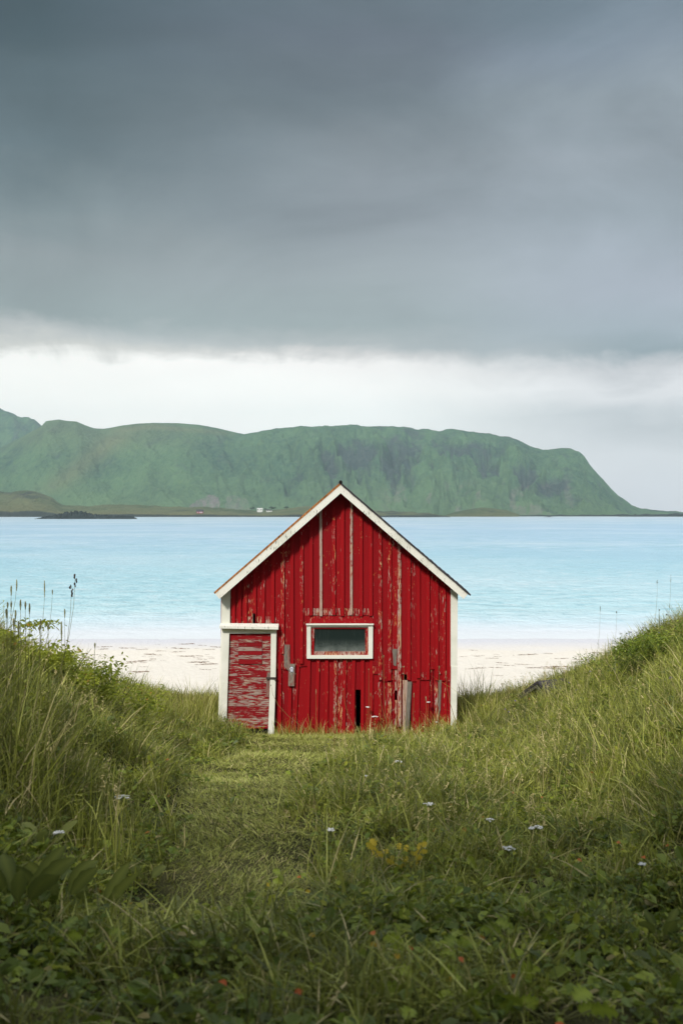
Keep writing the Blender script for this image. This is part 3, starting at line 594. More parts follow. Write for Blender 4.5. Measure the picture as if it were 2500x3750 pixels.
b = MB(); strip(b, [(1127, 2256), (1366, 2256), (1366, 2283), (1127, 2283)], HY-.006, HY+.03, .3); hpart('header_board', b, M_red)
# side, back walls and floor sill
DEP = 5.2
for s_, u_ in ((-1, 800), (1, 1668)):
    b = MB(); x0 = X(812) if s_ < 0 else X(1670); nb = 26
    for i in range(nb):
        ya = HY+.09+i*(DEP-.09)/nb; b.box(min(x0, x0-s_*.02), max(x0, x0-s_*.02), ya, ya+(DEP-.09)/nb-.004, Z(2860), Z(2170), wear=random.uniform(0, .3))
        b.box(min(x0, x0+s_*.024), max(x0, x0+s_*.024), ya-.03, ya+.03, Z(2860), Z(2170), wear=random.uniform(0, .3))
    hpart('side_wall', b, M_side)
b = MB(); b.prism(q([(812, 2990), (1670, 2990), (1670, 2180), (1247, 1803), (812, 2180)]), HY+DEP, HY+DEP+.03, wear=.2); hpart('back_wall', b, M_side)
b = MB(); b.box(X(815), X(1667), HY+.06, HY+DEP-.05, 1.70, 1.78); hpart('floor', b, M_dark)
for (fx, fy) in ((X(820), HY+.1), (X(1660), HY+.1), (X(820), HY+DEP-.2), (X(1660), HY+DEP-.2), (X(1240), HY+DEP-.2)):
    b = MB(); b.ball((fx, fy, 1.45 if fy < HY+1 else .9), .24, (1, 1, 1.3 if fy < HY+1 else 3.2), 7, .06); hpart('foundation_stone', b, M_stone)
# roof + bargeboards (front plane 0.28 m proud of the wall)
BY = HY-.28; kb = BY/F
def qb(pts): return [((u-1250)*kb, EYE-(v-HOR)*kb) for u, v in pts]
def roof_side(sgn, mat, edge):
    ap = (1247, 1775); ev = (786, 2176) if sgn < 0 else (1715, 2178)
    t = 7
    poly = [ap, ev, (ev[0]+sgn*2, ev[1]-t), (ap[0], ap[1]-t*1.3)]
    mb = MB(); mb.prism(qb(poly), BY+.012, HY+DEP+.3); return mb, ap, ev
mb, ap, ev = roof_side(-1, M_roof, None); rf = hpart('roof', mb, M_roof)
mb2, ap2, ev2 = roof_side(1, M_roof, None); hpart('roof_slope', mb2, M_roof, rf)
b = MB(); b.prism(qb([(1247, 1775), (786, 2175), (783, 2169), (1246, 1766)]), BY-.012, BY+.010, wear=.5); hpart('roof_edge', b, M_rust, rf, 'rusty orange roof edge on the left slope')
b = MB()
n_ = 30
for i in range(n_):   # lapped shingle ends along the right verge
    t0 = i/n_; t1 = (i+1.25)/n_; th = 3+7*t0+random.uniform(-1.2, 1.2)
    u0, v0 = 1247+470*t0, 1775+405*t0; u1, v1 = 1247+470*min(t1, 1.01), 1775+405*min(t1, 1.01)
    b.prism(qb([(u0, v0-1), (u1, v1-1), (u1+2, v1-th*.6-1), (u0+2, v0-th-1)]), BY-.016-random.random()*.02, BY+.2)
hpart('shingle', b, M_roof, rf)
b = MB(); b.tube([((1247-1250)*kb, BY-.02, EYE-(1767-HOR)*kb), ((1247-1250)*kb, HY+DEP+.3, EYE-(1767-HOR)*kb)], .032, 8); b.ball(((1247-1250)*kb, BY-.02, EYE-(1765-HOR)*kb), .03); hpart('ridge_cap', b, M_dark, rf)
for sgn, e0, e1 in ((-1, (787, 2173), (803, 2194)), (1, (1713, 2176), (1697, 2194))):
    b = MB(); b.prism(qb([(1247, 1775), e0, e1, (1247, 1806)]), BY-.008+(0.0015 if sgn > 0 else 0), BY+.02, wear=.44)
    hpart('bargeboard', b, M_white)
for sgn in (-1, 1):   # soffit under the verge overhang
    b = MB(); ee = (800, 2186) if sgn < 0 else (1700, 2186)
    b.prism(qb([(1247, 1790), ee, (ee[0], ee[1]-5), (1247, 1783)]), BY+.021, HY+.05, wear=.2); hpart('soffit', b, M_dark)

# ------------------------------------------------------------ half-buried little shed at right
M_post = flat_mat('grey weathered board', (.10, .095, .08), .9, 30, .5)
sx_, sy_, _ = ray(1966, 2494, 18.9); szt = EYE-(2494-HOR)/F*18.9
shed = empty('small_shed', (sx_, sy_, szt-1.0), R(-28), label='low dark shingled roof of a small shed sunk in the grass at right', cat='shed')
def sroof(sg):
    mb = MB(); W_ = .72; Hh = .44
    vs = []
    for yy in (0, .95):
        vs += [(0, yy, 1.0), (sg*W_, yy, 1.0-Hh), (sg*W_, yy, 1.0-Hh+.05), (0, yy, 1.06)]
    mb.add(vs, [(0, 1, 2, 3), (4, 7, 6, 5), (0, 4, 5, 1), (1, 5, 6, 2), (2, 6, 7, 3), (0, 3, 7, 4)]); return mb
shed.rotation_euler = (0, 0, R(-62)); shed.scale = (.82, .9, .82); shed.location.z = szt-.82*1.06
sroof(-1).build('roof', M_roof, shed); sroof(1).build('roof', M_roof, shed)
for sg in (-1, 1):
    mb = MB(); mb.prism([(0, .97), (sg*.66, .57), (sg*.66, .50), (0, .90)], -.03-.004*sg, -.003-.004*sg, wear=.5); mb.build('bargeboard', M_post, shed)
mb = MB(); mb.prism([(0, .92), (.62, .52), (.62, -.5), (-.62, -.5), (-.62, .52)], .12, .9); mb.build('wall', M_dark, shed)

# ------------------------------------------------------------ grass
def blades(P, h, wd, lean, dirn, droop, tone, dry, twist=None):
    n = len(P); tw = twist if twist is not None else rng.random(n)*math.pi
    d = np.stack([np.cos(dirn), np.sin(dirn), np.zeros(n)], 1); sdv = np.stack([np.cos(tw), np.sin(tw), np.zeros(n)], 1)
    rows_ = []
    for t, ww in ((0, 1.), (.4, .9), (.75, .6)):
        c = P+d*(lean*(t**1.8))[:, None]; c = c.copy(); c[:, 2] += h*(t-droop*t**2.2)
        rows_ += [c-sdv*(wd*ww/2)[:, None], c+sdv*(wd*ww/2)[:, None]]
    c = P+d*lean[:, None]; c = c.copy(); c[:, 2] += h*(1-droop); rows_.append(c)
    V = np.stack(rows_, 1).reshape(-1, 3); i = np.arange(n)[:, None]*7
    Fq = np.concatenate([i+np.array(a) for a in ([0, 1, 3], [0, 3, 2], [2, 3, 5], [2, 5, 4], [4, 5, 6])], 0)
    return V, Fq, np.repeat(tone, 7), np.repeat(dry, 7)
def scatter(dens_fn, ylo, yhi, margin=1.2, nmax=4000):
    """points in the wedge in front of the camera and a bit to each side"""
    area = (.36*(yhi**2-ylo**2)+2*margin*(yhi-ylo)); n = int(area*nmax)
    y = np.sqrt(rng.random(n)*(yhi**2-ylo**2)+ylo**2); x = (rng.random(n)*2-1)*(.36*y+margin)
    keep = rng.random(n) < dens_fn(x, y); return x[keep], y[keep]
def in_hut(x, y): return (x > X(800)) & (x < X(1680)) & (y > HY-.02) & (y < HY+DEP)
def make_grass(name, bands, denf, hf, lawn, mat, label):
    Vs = []; Fs = []; Ts = []; Ds = []; off = 0
    for ylo, yhi, nm, wm in bands:
        x, y = scatter(denf, ylo, yhi, 1.3, nm); kp = ~in_hut(x, y); x = x[kp]; y = y[kp]; n = len(x)
        z = height(x, y); kp = (z > .75) | (y < 20); x, y, z = x[kp], y[kp], z[kp]; n = len(x)
        h = hf(x, y)*np.clip(rng.lognormal(0, .33, n), .3, 1.8); flow = 2*math.pi*fbm(x*.5+3, y*.5, 2)*1.3
        dirn = flow+rng.normal(0, 1.2 if lawn else 2.2, n)
        lean = h*(rng.uniform(.3, 1.6, n) if lawn else np.where(rng.random(n) < .22, rng.uniform(.8, 2.2, n), rng.gamma(2., .24, n))); lean = np.minimum(lean, .32); droop = np.clip(rng.normal(.28, .2, n), 0, .75)
        wd = (rng.uniform(.0025, .0055, n) if lawn else rng.uniform(.0025, .0075, n))*wm*(1+.9*(rng.random(n) < .05))
        dry = np.where(rng.random(n) < (.16 if lawn else .07+.05*fbm(x, y, 2)), rng.uniform(.5, 1, n), rng.uniform(0, .12, n))
        V, Fq, t, dd = blades(np.stack([x, y, z-.015], 1), h, wd, lean, dirn, droop, np.clip(rng.normal(.40, .27, n)+.9*(fbm(x*3.1+50, y*3.1, 3)-.5)+.25*(rng.random(n) < .08), 0, 1), dry)
        Vs.append(V); Fs.append(Fq+off); Ts.append(t); Ds.append(dd); off += len(V)
    o = arr_mesh(name, np.concatenate(Vs), np.concatenate(Fs), mat, {'seed': np.concatenate(Ts), 'wear': np.concatenate(Ds)})
    return tag(o, label, 'grass', kind='stuff')
clump = lambda x, y: sst(.30, .62, fbm(x*2.1+11, y*2.1, 3))
def h_tall(x, y):
    bankl = sst(0, 1.1, -x-(.25+.13*y)); bankr = sst(0, 1.5, x-(.8+.1*y))
    b_ = .14+.19*bankl+.09*bankr+.05*np.exp(-((path_mask(x, y)-.25)/.2)**2)
    b_ = b_*(.35+1.15*clump(x, y))*(1-.5*sst(-.9, -1.15, x)*sst(3.2, 3.8, y)*sst(6., 5.2, y))*(1-.45*sst(-1.8, -2.4, x)*sst(8, 9, y)*sst(16, 13, y))
    b_ *= (.55+.45*sst(3.5, 7, y))
    b_ += .10*np.exp(-((np.abs(x-.0)-2.5)/.5)**2)*sst(15, 17, y)
    crest = sst(19.5, 21, y); b_ = b_*(1-crest)+(.16+.1*clump(x, y))*crest
    return b_
def d_tall(x, y): return (1-.985*path_mask(x, y))*(.45+.55*clump(x, y))
make_grass('grass', [(1.7, 4, 3000, 1.7), (4, 7, 2700, 1.6), (7, 12, 2200, 1.6), (12, 24.5, 1800, 1.9)], d_tall, h_tall, False, M_grass, 'long tangled green grass covering both banks around the trodden path')
make_grass('short_grass', [(2.5, 7, 3600, 1.), (7, 12, 3600, 1.3), (12, 18.3, 2800, 2.0)], lambda x, y: .18+.82*path_mask(x, y), lambda x, y: .035+.0*x+.02*clump(x, y), True, M_lawn, 'short trodden grass of the path leading down to the hut door')

def tall(name, n, xf, ylo, yhi, hlo, hhi, label):
    y = rng.uniform(ylo, yhi, n); x = xf(y, rng.random(n)); z = height(x, y); h = rng.uniform(hlo, hhi, n)*(.55+.9*clump(x, y))*(np.interp(y, [5.4, 7, 8.6], [1, .75, .3]) if ylo == 5.3 else 1)
    V, Fq, t, dd = blades(np.stack([x, y, z-.02], 1), h, rng.uniform(.003, .011, n), h*rng.gamma(1.6, .22, n), rng.random(n)*6.28, np.clip(rng.normal(.25, .2, n), 0, .7), np.clip(rng.normal(.62, .3, n), 0, 1), np.where(rng.random(n) < .13, .8, rng.uniform(0, .15, n)))
    return tag(arr_mesh(name, V, Fq, M_grass, {'seed': t, 'wear': dd}), label, 'grass', kind='stuff')
tall('tall_grass', 3600, lambda y, r: -(.2+.17*y)-r*(.5+.25*y), 5.3, 10.5, .25, .7, 'tall upright grass crowding the left bank near the camera')
tall('tall_grass', 7000, lambda y, r: (.7+.15*y)+r*(.5+.25*y), 7, 20, .2, .52, 'taller grass tufts over the right bank')
tall('tall_grass', 900, lambda y, r: -1.2+3.2*r, 17.3, 17.93, .15, .42, 'dark grass tufts along the foot of the hut wall')
tall('tall_grass', 3200, lambda y, r: np.where(r < .5, -3.15+1.8*r, 2.2+(r-.5)*1.5), 17.4, 20.3, .35, .75, 'high grass tufts on both sides of the hut')
tall('tall_grass', 2500, lambda y, r: -.2+r*(.6+.2*y), 5, 17, .12, .34, 'single higher blades in the middle of the meadow')

def wisps(n, xf, ylo, yhi, hlo, hhi, label, dryp=.5):
    y = rng.uniform(ylo, yhi, n); x = xf(y, rng.random(n)); kp = ~in_hut(x, y); x, y = x[kp], y[kp]; n = len(x); z = height(x, y); h = rng.uniform(hlo, hhi, n); a = rng.random(n)*6.28; ln = h*rng.gamma(1.4, .15, n); dr = rng.uniform(0, .12, n)
    tn = rng.random(n)*.4+.5; dry = np.where(rng.random(n) < dryp, .85, .1)
    V, Fq, t, dd = blades(np.stack([x, y, z-.02], 1), h, np.full(n, .0065), ln, a, dr, tn, dry)
    Vs, Fs, Ts, Ds = [V], [Fq], [t], [dd]; off = len(V)
    m_ = 9; k_ = rng.uniform(.72, 1, (n, m_)); K = k_.ravel(); rp = lambda q_: np.repeat(q_, m_)
    P = np.stack([rp(x)+np.cos(rp(a))*rp(ln)*K**1.8, rp(y)+np.sin(rp(a))*rp(ln)*K**1.8, rp(z)-.02+rp(h)*(K-rp(dr)*K**2.2)], 1)
    P += rng.normal(0, .006, P.shape)*(1.1-(K[:, None]-.72)*3)*1.6
    V, Fq, t, dd = leaves_at(P, .032, rng, rp(tn), 3., .3, rp(dry)); Fq2 = np.concatenate([Fq[:, [0, 1, 2]], Fq[:, [0, 2, 3]]]); Fs.append(Fq2+off); Vs.append(V); Ts.append(t); Ds.append(dd)
    return tag(arr_mesh('flowering_grass', np.concatenate(Vs), np.concatenate(Fs), M_grass, {'seed': np.concatenate(Ts), 'wear': np.concatenate(Ds)}), label, 'grass', kind='stuff')
wisps(500, lambda y, r: (.6+.13*y)+r*(.3+.28*y), 8, 20, .3, .62, 'wispy flowering grass stems over the right bank')
wisps(260, lambda y, r: 2.25+r*2.4, 18.5, 21.3, .25, .5, 'wispy flowering grass at the dune edge right of the hut')
wisps(160, lambda y, r: -4.2+r*1.9, 18.5, 21.3, .2, .42, 'wispy flowering grass at the dune edge left of the hut')
wisps(330, lambda y, r: -(.3+.17*y)-r*(.4+.22*y), 5.5, 12, .3, .6, 'wispy flowering grass stems over the left bank')
wisps(240, lambda y, r: -.1+r*(.6+.2*y), 6, 17.8, .2, .4, 'wispy flowering grass stems in the meadow right of the path', .7)

# low leafy weeds among the grass
def weeds(name, bands, mat, label, L, seed_off=0., hmul=1.):
    Vs = []; Fs = []; Ts = []; Ds = []; off = 0
    for ylo, yhi, nm, ln in bands:
        x, y = scatter(lambda x, y: (1-.985*path_mask(x, y))*(.12+.5*sst(.3, 1.6, x-(.8+.1*y))+.88*sst(.42, .72, fbm(x*1.9+seed_off, y*1.9+seed_off, 4))), ylo, yhi, 1.3, nm); kp = ~in_hut(x, y); x = x[kp]; y = y[kp]
        rep = 7; n = len(x)*rep; X_ = np.repeat(x, rep); Y_ = np.repeat(y, rep); hp = np.repeat(h_tall(x, y)*rng.uniform(.35, .95, len(x))*hmul, rep)
        X_ = X_+rng.normal(0, .035, n); Y_ = Y_+rng.normal(0, .035, n); Zz = height(X_, Y_); kp = (Zz > .8); X_, Y_, Zz, hp = X_[kp], Y_[kp], Zz[kp], hp[kp]
        P = np.stack([X_, Y_, Zz+hp*rng.uniform(.35, 1, len(X_))], 1)
        dry = np.where(rng.random(len(P)) < .015, .9, rng.uniform(0, .1, len(P)))
        V, Fq, t, dd = leaves_at(P, L*ln*rng.choice([.4, .7, 1., 1.4, 1.9], len(P)), rng, np.clip(rng.normal(.5, .25, len(P)), 0, 1), 1.0, .62, dry)
        Vs.append(V); Fs.append(Fq+off); Ts.append(t); Ds.append(dd); off += len(V)
    return tag(arr_mesh(name, np.concatenate(Vs), np.concatenate(Fs), mat, {'seed': np.concatenate(Ts), 'wear': np.concatenate(Ds)}), label, 'weeds', kind='stuff')
weeds('ground_cover', [(2, 5, 420, 1.2), (5, 9, 330, 1.15), (9, 20, 200, 1.35)], M_leaf, 'small leafy weeds growing low among the grass', .030)
weeds('ground_cover', [(2, 5, 120, 1.1), (5, 12, 130, 1.1), (12, 20, 90, 1.3)], M_shrub, 'bright yellow-green little leaves dotted through the grass', .022, 40., 1.25)

# ------------------------------------------------------------ shrubs
def shrub(u, v, y, r, n, label, group, L=.055, sq=(1.2, 1, .8), mat=M_shrub, nst=9):
    x, _, zt = ray(u, v, y); g = float(height(x, y)); hh = max(zt-g, .25)
    e_ = empty('shrub', (x, y, g), label=label, cat='shrub', group=group)
    V, Fq, t, d = leaf_cloud(n, (0, 0, hh*.5), r, L, -hh*.5, (sq[0], sq[1], hh/r*.55), .1, 11)
    d = np.repeat((rng.random(n) < .02)*.6, 6)
    arr_mesh('foliage', V, Fq, mat, {'seed': t, 'wear': d}, e_)
    b = MB()
    for i in range(nst):
        a = random.random()*6.28; q_ = r*random.uniform(.2, .9); b.tube([(0, 0, -.05), (math.cos(a)*q_*.4, math.sin(a)*q_*.4, hh*.5), (math.cos(a)*q_, math.sin(a)*q_, hh*random.uniform(.7, 1.05))], [.006, .004, .002], 4, seed=.3)
    b.build('stems', M_stem, e_)
GL = 'leafy shrubs along the top of the left bank'
for a in [(-60, 2350, 10.5, .55, 1500, 'bright leafy shrub at the left picture edge behind tall grass heads'), (90, 2345, 10.8, .52, 1500, 'bright green shrub behind the thickest cluster of seed heads at left'), (230, 2385, 11.3, .5, 1400, 'yellow-green shrub under the two tallest dark seed heads'),
          (345, 2440, 11.9, .42, 1000, 'low shrub in the middle of the left bank against the sand'), (430, 2462, 12.6, .38, 750, 'loose shrub with upturned twigs against the white sand'), (520, 2520, 13.4, .33, 500, 'small sparse shrub lowest on the left bank')]: shrub(*a, GL)
GR = 'leafy shrubs on top of the right bank'
for a in [(2490, 2270, 15.4, .6, 2600, 'dark dense shrub at the right picture edge on the mound'), (2400, 2318, 15.8, .55, 1900, 'shrub on the mound just left of the highest one'), (2325, 2378, 16.2, .45, 1200, 'small shrub lowest on the right mound')]: shrub(*a, GR, .045, (1.3, 1, .8), M_leaf)

# ------------------------------------------------------------ unseen birches added behind the camera to shade the near grass
M_shade_birch = plant_mat('shade birch leaves', [(0, (.04, .07, .02)), (1, (.12, .16, .04))])
for x_, y_, h_, r_ in ((-4.9, -3.3, 6.7, 2.7), (-1.6, -2.7, 6.3, 2.5), (1.8, -2.9, 6.5, 2.6), (-8.6, -4.0, 6.7, 2.8), (5.2, -3.3, 6.4, 2.6)):
    g = float(height(x_, y_)); e_ = empty('shade_birch', (x_, y_, g), label='unseen birch added behind the viewpoint to shade the foreground', cat='tree', group='added shade birches out of view behind the camera')
    V, Fq, t, d = leaf_cloud(16000, (0, 0, h_*.66), r_, .13, -h_*.3, (1, 1, .95), .15, 14); arr_mesh('crown', V, Fq, M_shade_birch, {'seed': t, 'wear': d}, e_)
    b = MB(); b.tube([(0, 0, -.2), (.1, 0, h_*.3), (-.05, .1, h_*.6), (0, 0, h_*.9)], [.14, .11, .07, .02], 8)
    for i in range(9): a = i*2.4; z0 = h_*(.3+.06*i); b.tube([(0, 0, z0), (math.cos(a)*r_*.6, math.sin(a)*r_*.6, z0+.6)], [.04, .01], 5)
    b.build('trunk', M_bark, e_)

# ------------------------------------------------------------ single plants
def stalk(name, u, v, ht, headlen, headr, label, group, cat, dryh=0., bend=0., stemdry=.1, mat=M_seed, style='spike', y0=3., y1=24., rstem=.0022, uq=None):
    x, y, g, z = place(u, v, ht, y0, y1); e_ = empty(name, (x, y, g), label=label, cat=cat, group=group)
    H = z-g; bx = -bend*H
    if style == 'umbel': headlen *= 1.1; headr *= 1.1
    pts = [(bx*(1-t)**2, random.uniform(-.01, .01), H*t) for t in (0, .2, .4, .6, .8, 1)]; pts[0] = (bx, 0, -.03)
    b = MB(); b.tube(pts, [rstem*1.4, rstem*1.2, rstem, rstem, rstem*.8, rstem*.6], 4, seed=random.random(), wear=stemdry)
    for i in range(2):
        t = random.uniform(.1, .45); a = random.random()*6.28; b.leaf((bx*(1-t)**2, 0, H*t), (math.cos(a), math.sin(a)*.5, 1.2), .18*min(1, H), .006, droop=.5, seed=.5, wear=stemdry*.5)
    b.build('stem', M_stem, e_)
    h = MB()
    if style == 'spike':
        m_ = 9
        for i in range(m_):
            t = i/(m_-1); rr_ = headr*(.55+.45*math.sin(math.pi*min(1, t*1.1+.05)))
            h.ball((random.uniform(-.0008, .0008)+bx*0, 0, H-headlen*t), rr_, (1, 1, headlen/m_/rr_*1.0), 5, .18, seed=random.random(), wear=dryh)
    elif style == 'tufts':
        for i in range(6): h.ball((random.uniform(-.012, .012), random.uniform(-.01, .01), H-headlen*i/5), headr*random.uniform(.7, 1.2), (.8, .8, 1.3), 5, .3, seed=random.random(), wear=dryh)
    elif style == 'plume':
        for i in range(14):
            t = i/13; a = random.random()*6.28; L_ = headlen*.3*(.3+t); h.leaf((0, 0, H-headlen*t), (math.cos(a), math.sin(a), 1.0), L_, headr, seed=random.random(), wear=dryh, droop=.2)
    elif style == 'globe':
        h.ball((0, 0, H), headr, (1, 1, .75), 6, .25, seed=random.random(), wear=dryh)
    elif style == 'umbel':
        for i in range(22):
            a = random.random()*6.28; rr_ = headlen*math.sqrt(random.random()); h.ball((rr_*math.cos(a), rr_*math.sin(a), H+.1*(headlen-rr_)+random.uniform(-.003, .003)), headr*random.uniform(.7, 1.2), (1, 1, .5), 4, .2, seed=random.random(), wear=dryh)
    h.build({'spike': 'seed_head', 'tufts': 'seed_head', 'plume': 'seed_head', 'globe': 'flower_head', 'umbel': 'flower_head'}[style], mat, e_)
    if style == 'umbel':
        l = MB()
        for i in range(6):
            a = random.random()*6.28; t = .1+.12*i; l.leaf((0, 0, H*t), (math.cos(a), math.sin(a), .6), .05, .014, lob=1, seed=random.random())
            aa = random.random()*6.28; l.tube([(0, 0, H-.03), (headlen*.7*math.cos(aa), headlen*.7*math.sin(aa), H)], .0012, 4, seed=.4)
        l.build('leaves', M_leaf, e_)
    return e_
GT = 'timothy grass heads above the left bank'
tim = [(61, 2126, .10, .30, 'greenish seed head leaning right, second tall one from the left edge'), (163, 2131, .17, .1, 'longest olive seed head in the left cluster, with a kink'), (192, 2161, .05, .2, 'short seed head just right of the longest one'), (237, 2232, .085, 0, 'pale seed head standing alone right of the cluster'),
       (41, 2148, .07, 0, 'pale seed head near the left edge, highest of its column'), (41, 2205, .05, .05, 'small seed head directly under the pale high one'), (28, 2207, .04, 0, 'tiny seed head nearest the left edge'), (24, 2232, .05, 0, 'drooping tiny seed head low at the left edge'),
       (75, 2199, .07, 0, 'seed head between the leaning one and the cluster of three'), (93, 2205, .055, 0, 'left one of the close pair of seed heads'), (108, 2213, .075, .05, 'right one of the close pair of seed heads'), (57, 2237, .06, .1, 'thin tilted seed head under the left column'),
       (51, 2267, .06, .1, 'tilted fuzzy seed head low in the cluster'), (68, 2280, .07, 0, 'lowest upright seed head above the shrub at left'), (225, 2282, .14, .02, 'thick long green seed head low beside the shrub'), (146, 2289, .06, 0, 'dark seed head half sunk in the shrub'),
       (149, 2270, .07, .1, 'narrow seed head above the shrub top'), (176, 2286, .05, 0, 'very pale short seed head against the wet sand'), (347, 2356, .035, 0, 'lone small seed head over the sand right of the shrubs')]
for u, v, L_, bn, lab in tim: stalk('timothy_grass', u, v, 1.0, L_, .0085, lab, GT, 'grass stem', .05, bn, y0=5)
stalk('cocksfoot_grass', 275, 2107, 1.1, .10, .010, 'tallest dark purple seed head left of the hut, on a thin arching stem', 'dark seed heads over the left bank', 'grass stem', .95, .25, style='tufts', y0=5)
stalk('cocksfoot_grass', 262, 2145, 1.05, .09, .010, 'dark curled seed head just below the tallest one', 'dark seed heads over the left bank', 'grass stem', .95, .2, style='tufts', y0=5)
GS = 'fine stems rising from the right bank'
for u, v, st, hl, hr, lab in [(2456, 2104, 'plume', .16, .006, 'tallest pale feathery stem near the right picture edge'), (2406, 2126, 'tufts', .05, .007, 'tall thin stem with dark tip left of the feathery one'), (2414, 2234, 'globe', 0, .014, 'small dark blue button flower on a thin stem near the right edge'),
                              (2197, 2221, 'spike', .10, .006, 'lone thin stem with dark tip standing against the sea'), (2257, 2240, 'tufts', .03, .007, 'forked thin stem with dark specks beside the lone one'), (2441, 2250, 'globe', 0, .013, 'small dark button right of the dark blue one')]:
    stalk('grass_stem', u, v, .75, hl, hr, lab, GS, 'grass stem', .7, .08, style=st, y0=8, rstem=.002)
GPu = 'small purple flowers on the right bank'
for i, (u, v, lab) in enumerate([(2302, 2322, 'left one of the two purple buttons against the sea edge'), (2310, 2315, 'right one of the two purple buttons against the sea edge'), (2353, 2298, 'brownish round head standing highest over the mound slope'), (2161, 2460, 'purple flower alone on the bank edge over the sand'),
        (2034, 2517, 'purple flower left on the shed roof'), (2051, 2521, 'purple flower right on the shed roof'), (2084, 2500, 'purple flower at the far end of the shed ridge'), (2110, 2527, 'purple flower just right of the shed roof'), (1886, 2567, 'pair-like purple flower left of the shed'),
        (1850, 2598, 'lower purple flower between hut and shed'), (1863, 2607, 'pinkish purple flower under its neighbour between hut and shed'), (2455, 2483, 'left of two purple flowers on the right bank face'), (2467, 2483, 'right of two purple flowers on the right bank face'), (2413, 2318, 'purple flower on the mound top by the shrub'),
        (2068, 2463, 'tiny purple flower over the sand behind the shed'), (2333, 2330, 'dark bud between two flowers on the mound slope')]):
    stalk('wild_scabious', u, v, .30, 0, .018 if v > 2400 else .014, lab, GPu, 'flower', .9 if 'brown' in lab or 'bud' in lab else .05, .1, style='globe', mat=M_fpurple, y0=9, rstem=.002)
GY = 'white yarrow flowers in the grass'
for u, v, ht, L_, lab in [(450, 2920, .3, .045, 'largest white flower cluster, left of the path'), (215, 3050, .22, .022, 'small white flower low at the left among broad leaves'), (1213, 3040, .22, .026, 'white flower in the middle of the grass right of the path'),
        (1458, 2790, .25, .035, 'white flower nearest below the hut window'), (1340, 2842, .2, .02, 'tiny white flower below and left of its neighbour'), (1568, 2945, .22, .032, 'greyish white flower right of the middle'), (1793, 3003, .22, .026, 'white flower left of the close pair at right'),
        (1945, 3034, .22, .015, 'left small half of the close white pair'), (1970, 3030, .24, .026, 'right half of the close white pair'), (1862, 3108, .2, .03, 'lowest bright white flower at right, above a pale leaf'), (2350, 3165, .16, .013, 'dim tiny white flower low at the right'),
        (1345, 2590, .35, .035, 'white flower against the hut wall beside the dark hole'), (1372, 2625, .25, .05, 'broad white cluster at the foot of the hut wall'), (1567, 2572, .4, .03, 'brownish white umbel against the right part of the hut'), (1598, 2645, .15, .025, 'white flower low at the hut near its right corner')]:
    stalk('yarrow', u, v, ht, L_, .006 if v > 2700 else .011, lab, GY, 'flower', 0, .05, style='umbel', mat=M_fwhite, y0=3.5, y1=17.9)
GH = 'dry grass stalks in front of the hut wall'
hs = [(1157, 2526, .08, 0, 'pale dry spike left of the hole in the wall'), (1257, 2522, .03, -.35, 'bent dry stalk arching from the left towards the hole'), (1357, 2539, .06, 0, 'pinkish stalk right of the dark hole'), (1390, 2524, .06, -.3, 'stalk with drooping yellow tip right of the window'), (1404, 2400, .03, -.05, 'tallest thin green stalk before the red wall'),
      (1515, 2539, .08, .05, 'upright orange stalk before the grey leaning board'), (1559, 2552, .05, -.1, 'branching brown stalk right of the grey board'), (1608, 2440, .04, .1, 'thin reddish stalk near the right corner board'), (1632, 2458, .05, -.3, 'stalk with yellow tip touching the corner board'), (1478, 2440, .02, -.1, 'very thin stalk on the middle right wall'),
      (992, 2508, .02, -.9, 'long tan stalk slanting across the wall beside the door'), (1224, 2590, .04, 0, 'short dry stalk under the window'), (1430, 2600, .04, .2, 'short leaning stalk below the splintered board'), (1350, 2450, .02, .0, 'hair-thin stalk under the window corner')]
for u, v, L_, bn, lab in hs: stalk('dry_stalk', u, v, .75, L_, .009, lab, GH, 'grass stem', .0, bn, stemdry=.7, y0=14.5, y1=17.7, rstem=.0035)

# broad dock plants
def dock(u, v, ht, nl, L_, W_, label, tone=.4, dry=0., y0=2.6, spread=.7, stf=.35, name='dock_plant', lob=0, mat=None, group='broad-leaved weeds in the foreground'):
    x, y, g, z = place(u, v, ht, y0); e_ = empty(name, (x, y, g), label=label, cat='weed', group=group)
    for i in range(nl):
        a = i*2.4+random.uniform(-.3, .3); m_ = MB(); st = stf*ht*(random.uniform(.45, 1.15) if stf > .5 else 1)
        dr = np.array((math.cos(a)*spread, math.sin(a)*spread*.8, 1.0)); dr /= np.linalg.norm(dr)
        p1 = dr*st; m_.tube([(0, 0, -.02), tuple(p1)], .003, 4, seed=.5, wear=.1, mi=1)
        m_.leaf(p1, dr, L_*random.uniform(.75, 1.1), W_*random.uniform(.8, 1.1), up=(random.uniform(-.6, .6), -1, .5), fold=.2, droop=random.uniform(.15, .5), lob=lob, seed=np.clip(tone+random.uniform(-.15, .2), 0, 1), wear=dry)
        m_.build('leaf', [mat or M_dock, M_stem], e_, smooth=True)
    return e_
dock(60, 3080, .30, 7, .29, .066, 'big dark dock plant with long leaves at the lower left edge', .55)
dock(210, 3110, .28, 5, .27, .058, 'dark dock plant right of the biggest one at lower left', .5)
dock(345, 3160, .28, 4, .28, .062, 'dock with one long leaf pointing up right at lower left', .6)
dock(160, 2930, .3, 3, .22, .055, 'pale grey-green dock leaf cluster at left above the dark ones', .95, .35)
dock(345, 2800, .32, 3, .2, .06, 'pale thin dock at the left under the tall grass', .9, .5)
dock(530, 3125, .2, 3, .15, .05, 'dock leaf standing upright left of the path', .6, .2)
dock(1800, 3120, .16, 3, .12, .06, 'oval pale leaves below the lowest white flower', .95, .3)
dock(1690, 3040, .16, 3, .12, .045, 'reddish edged broad leaves right of the yellow plant', .7, .1)
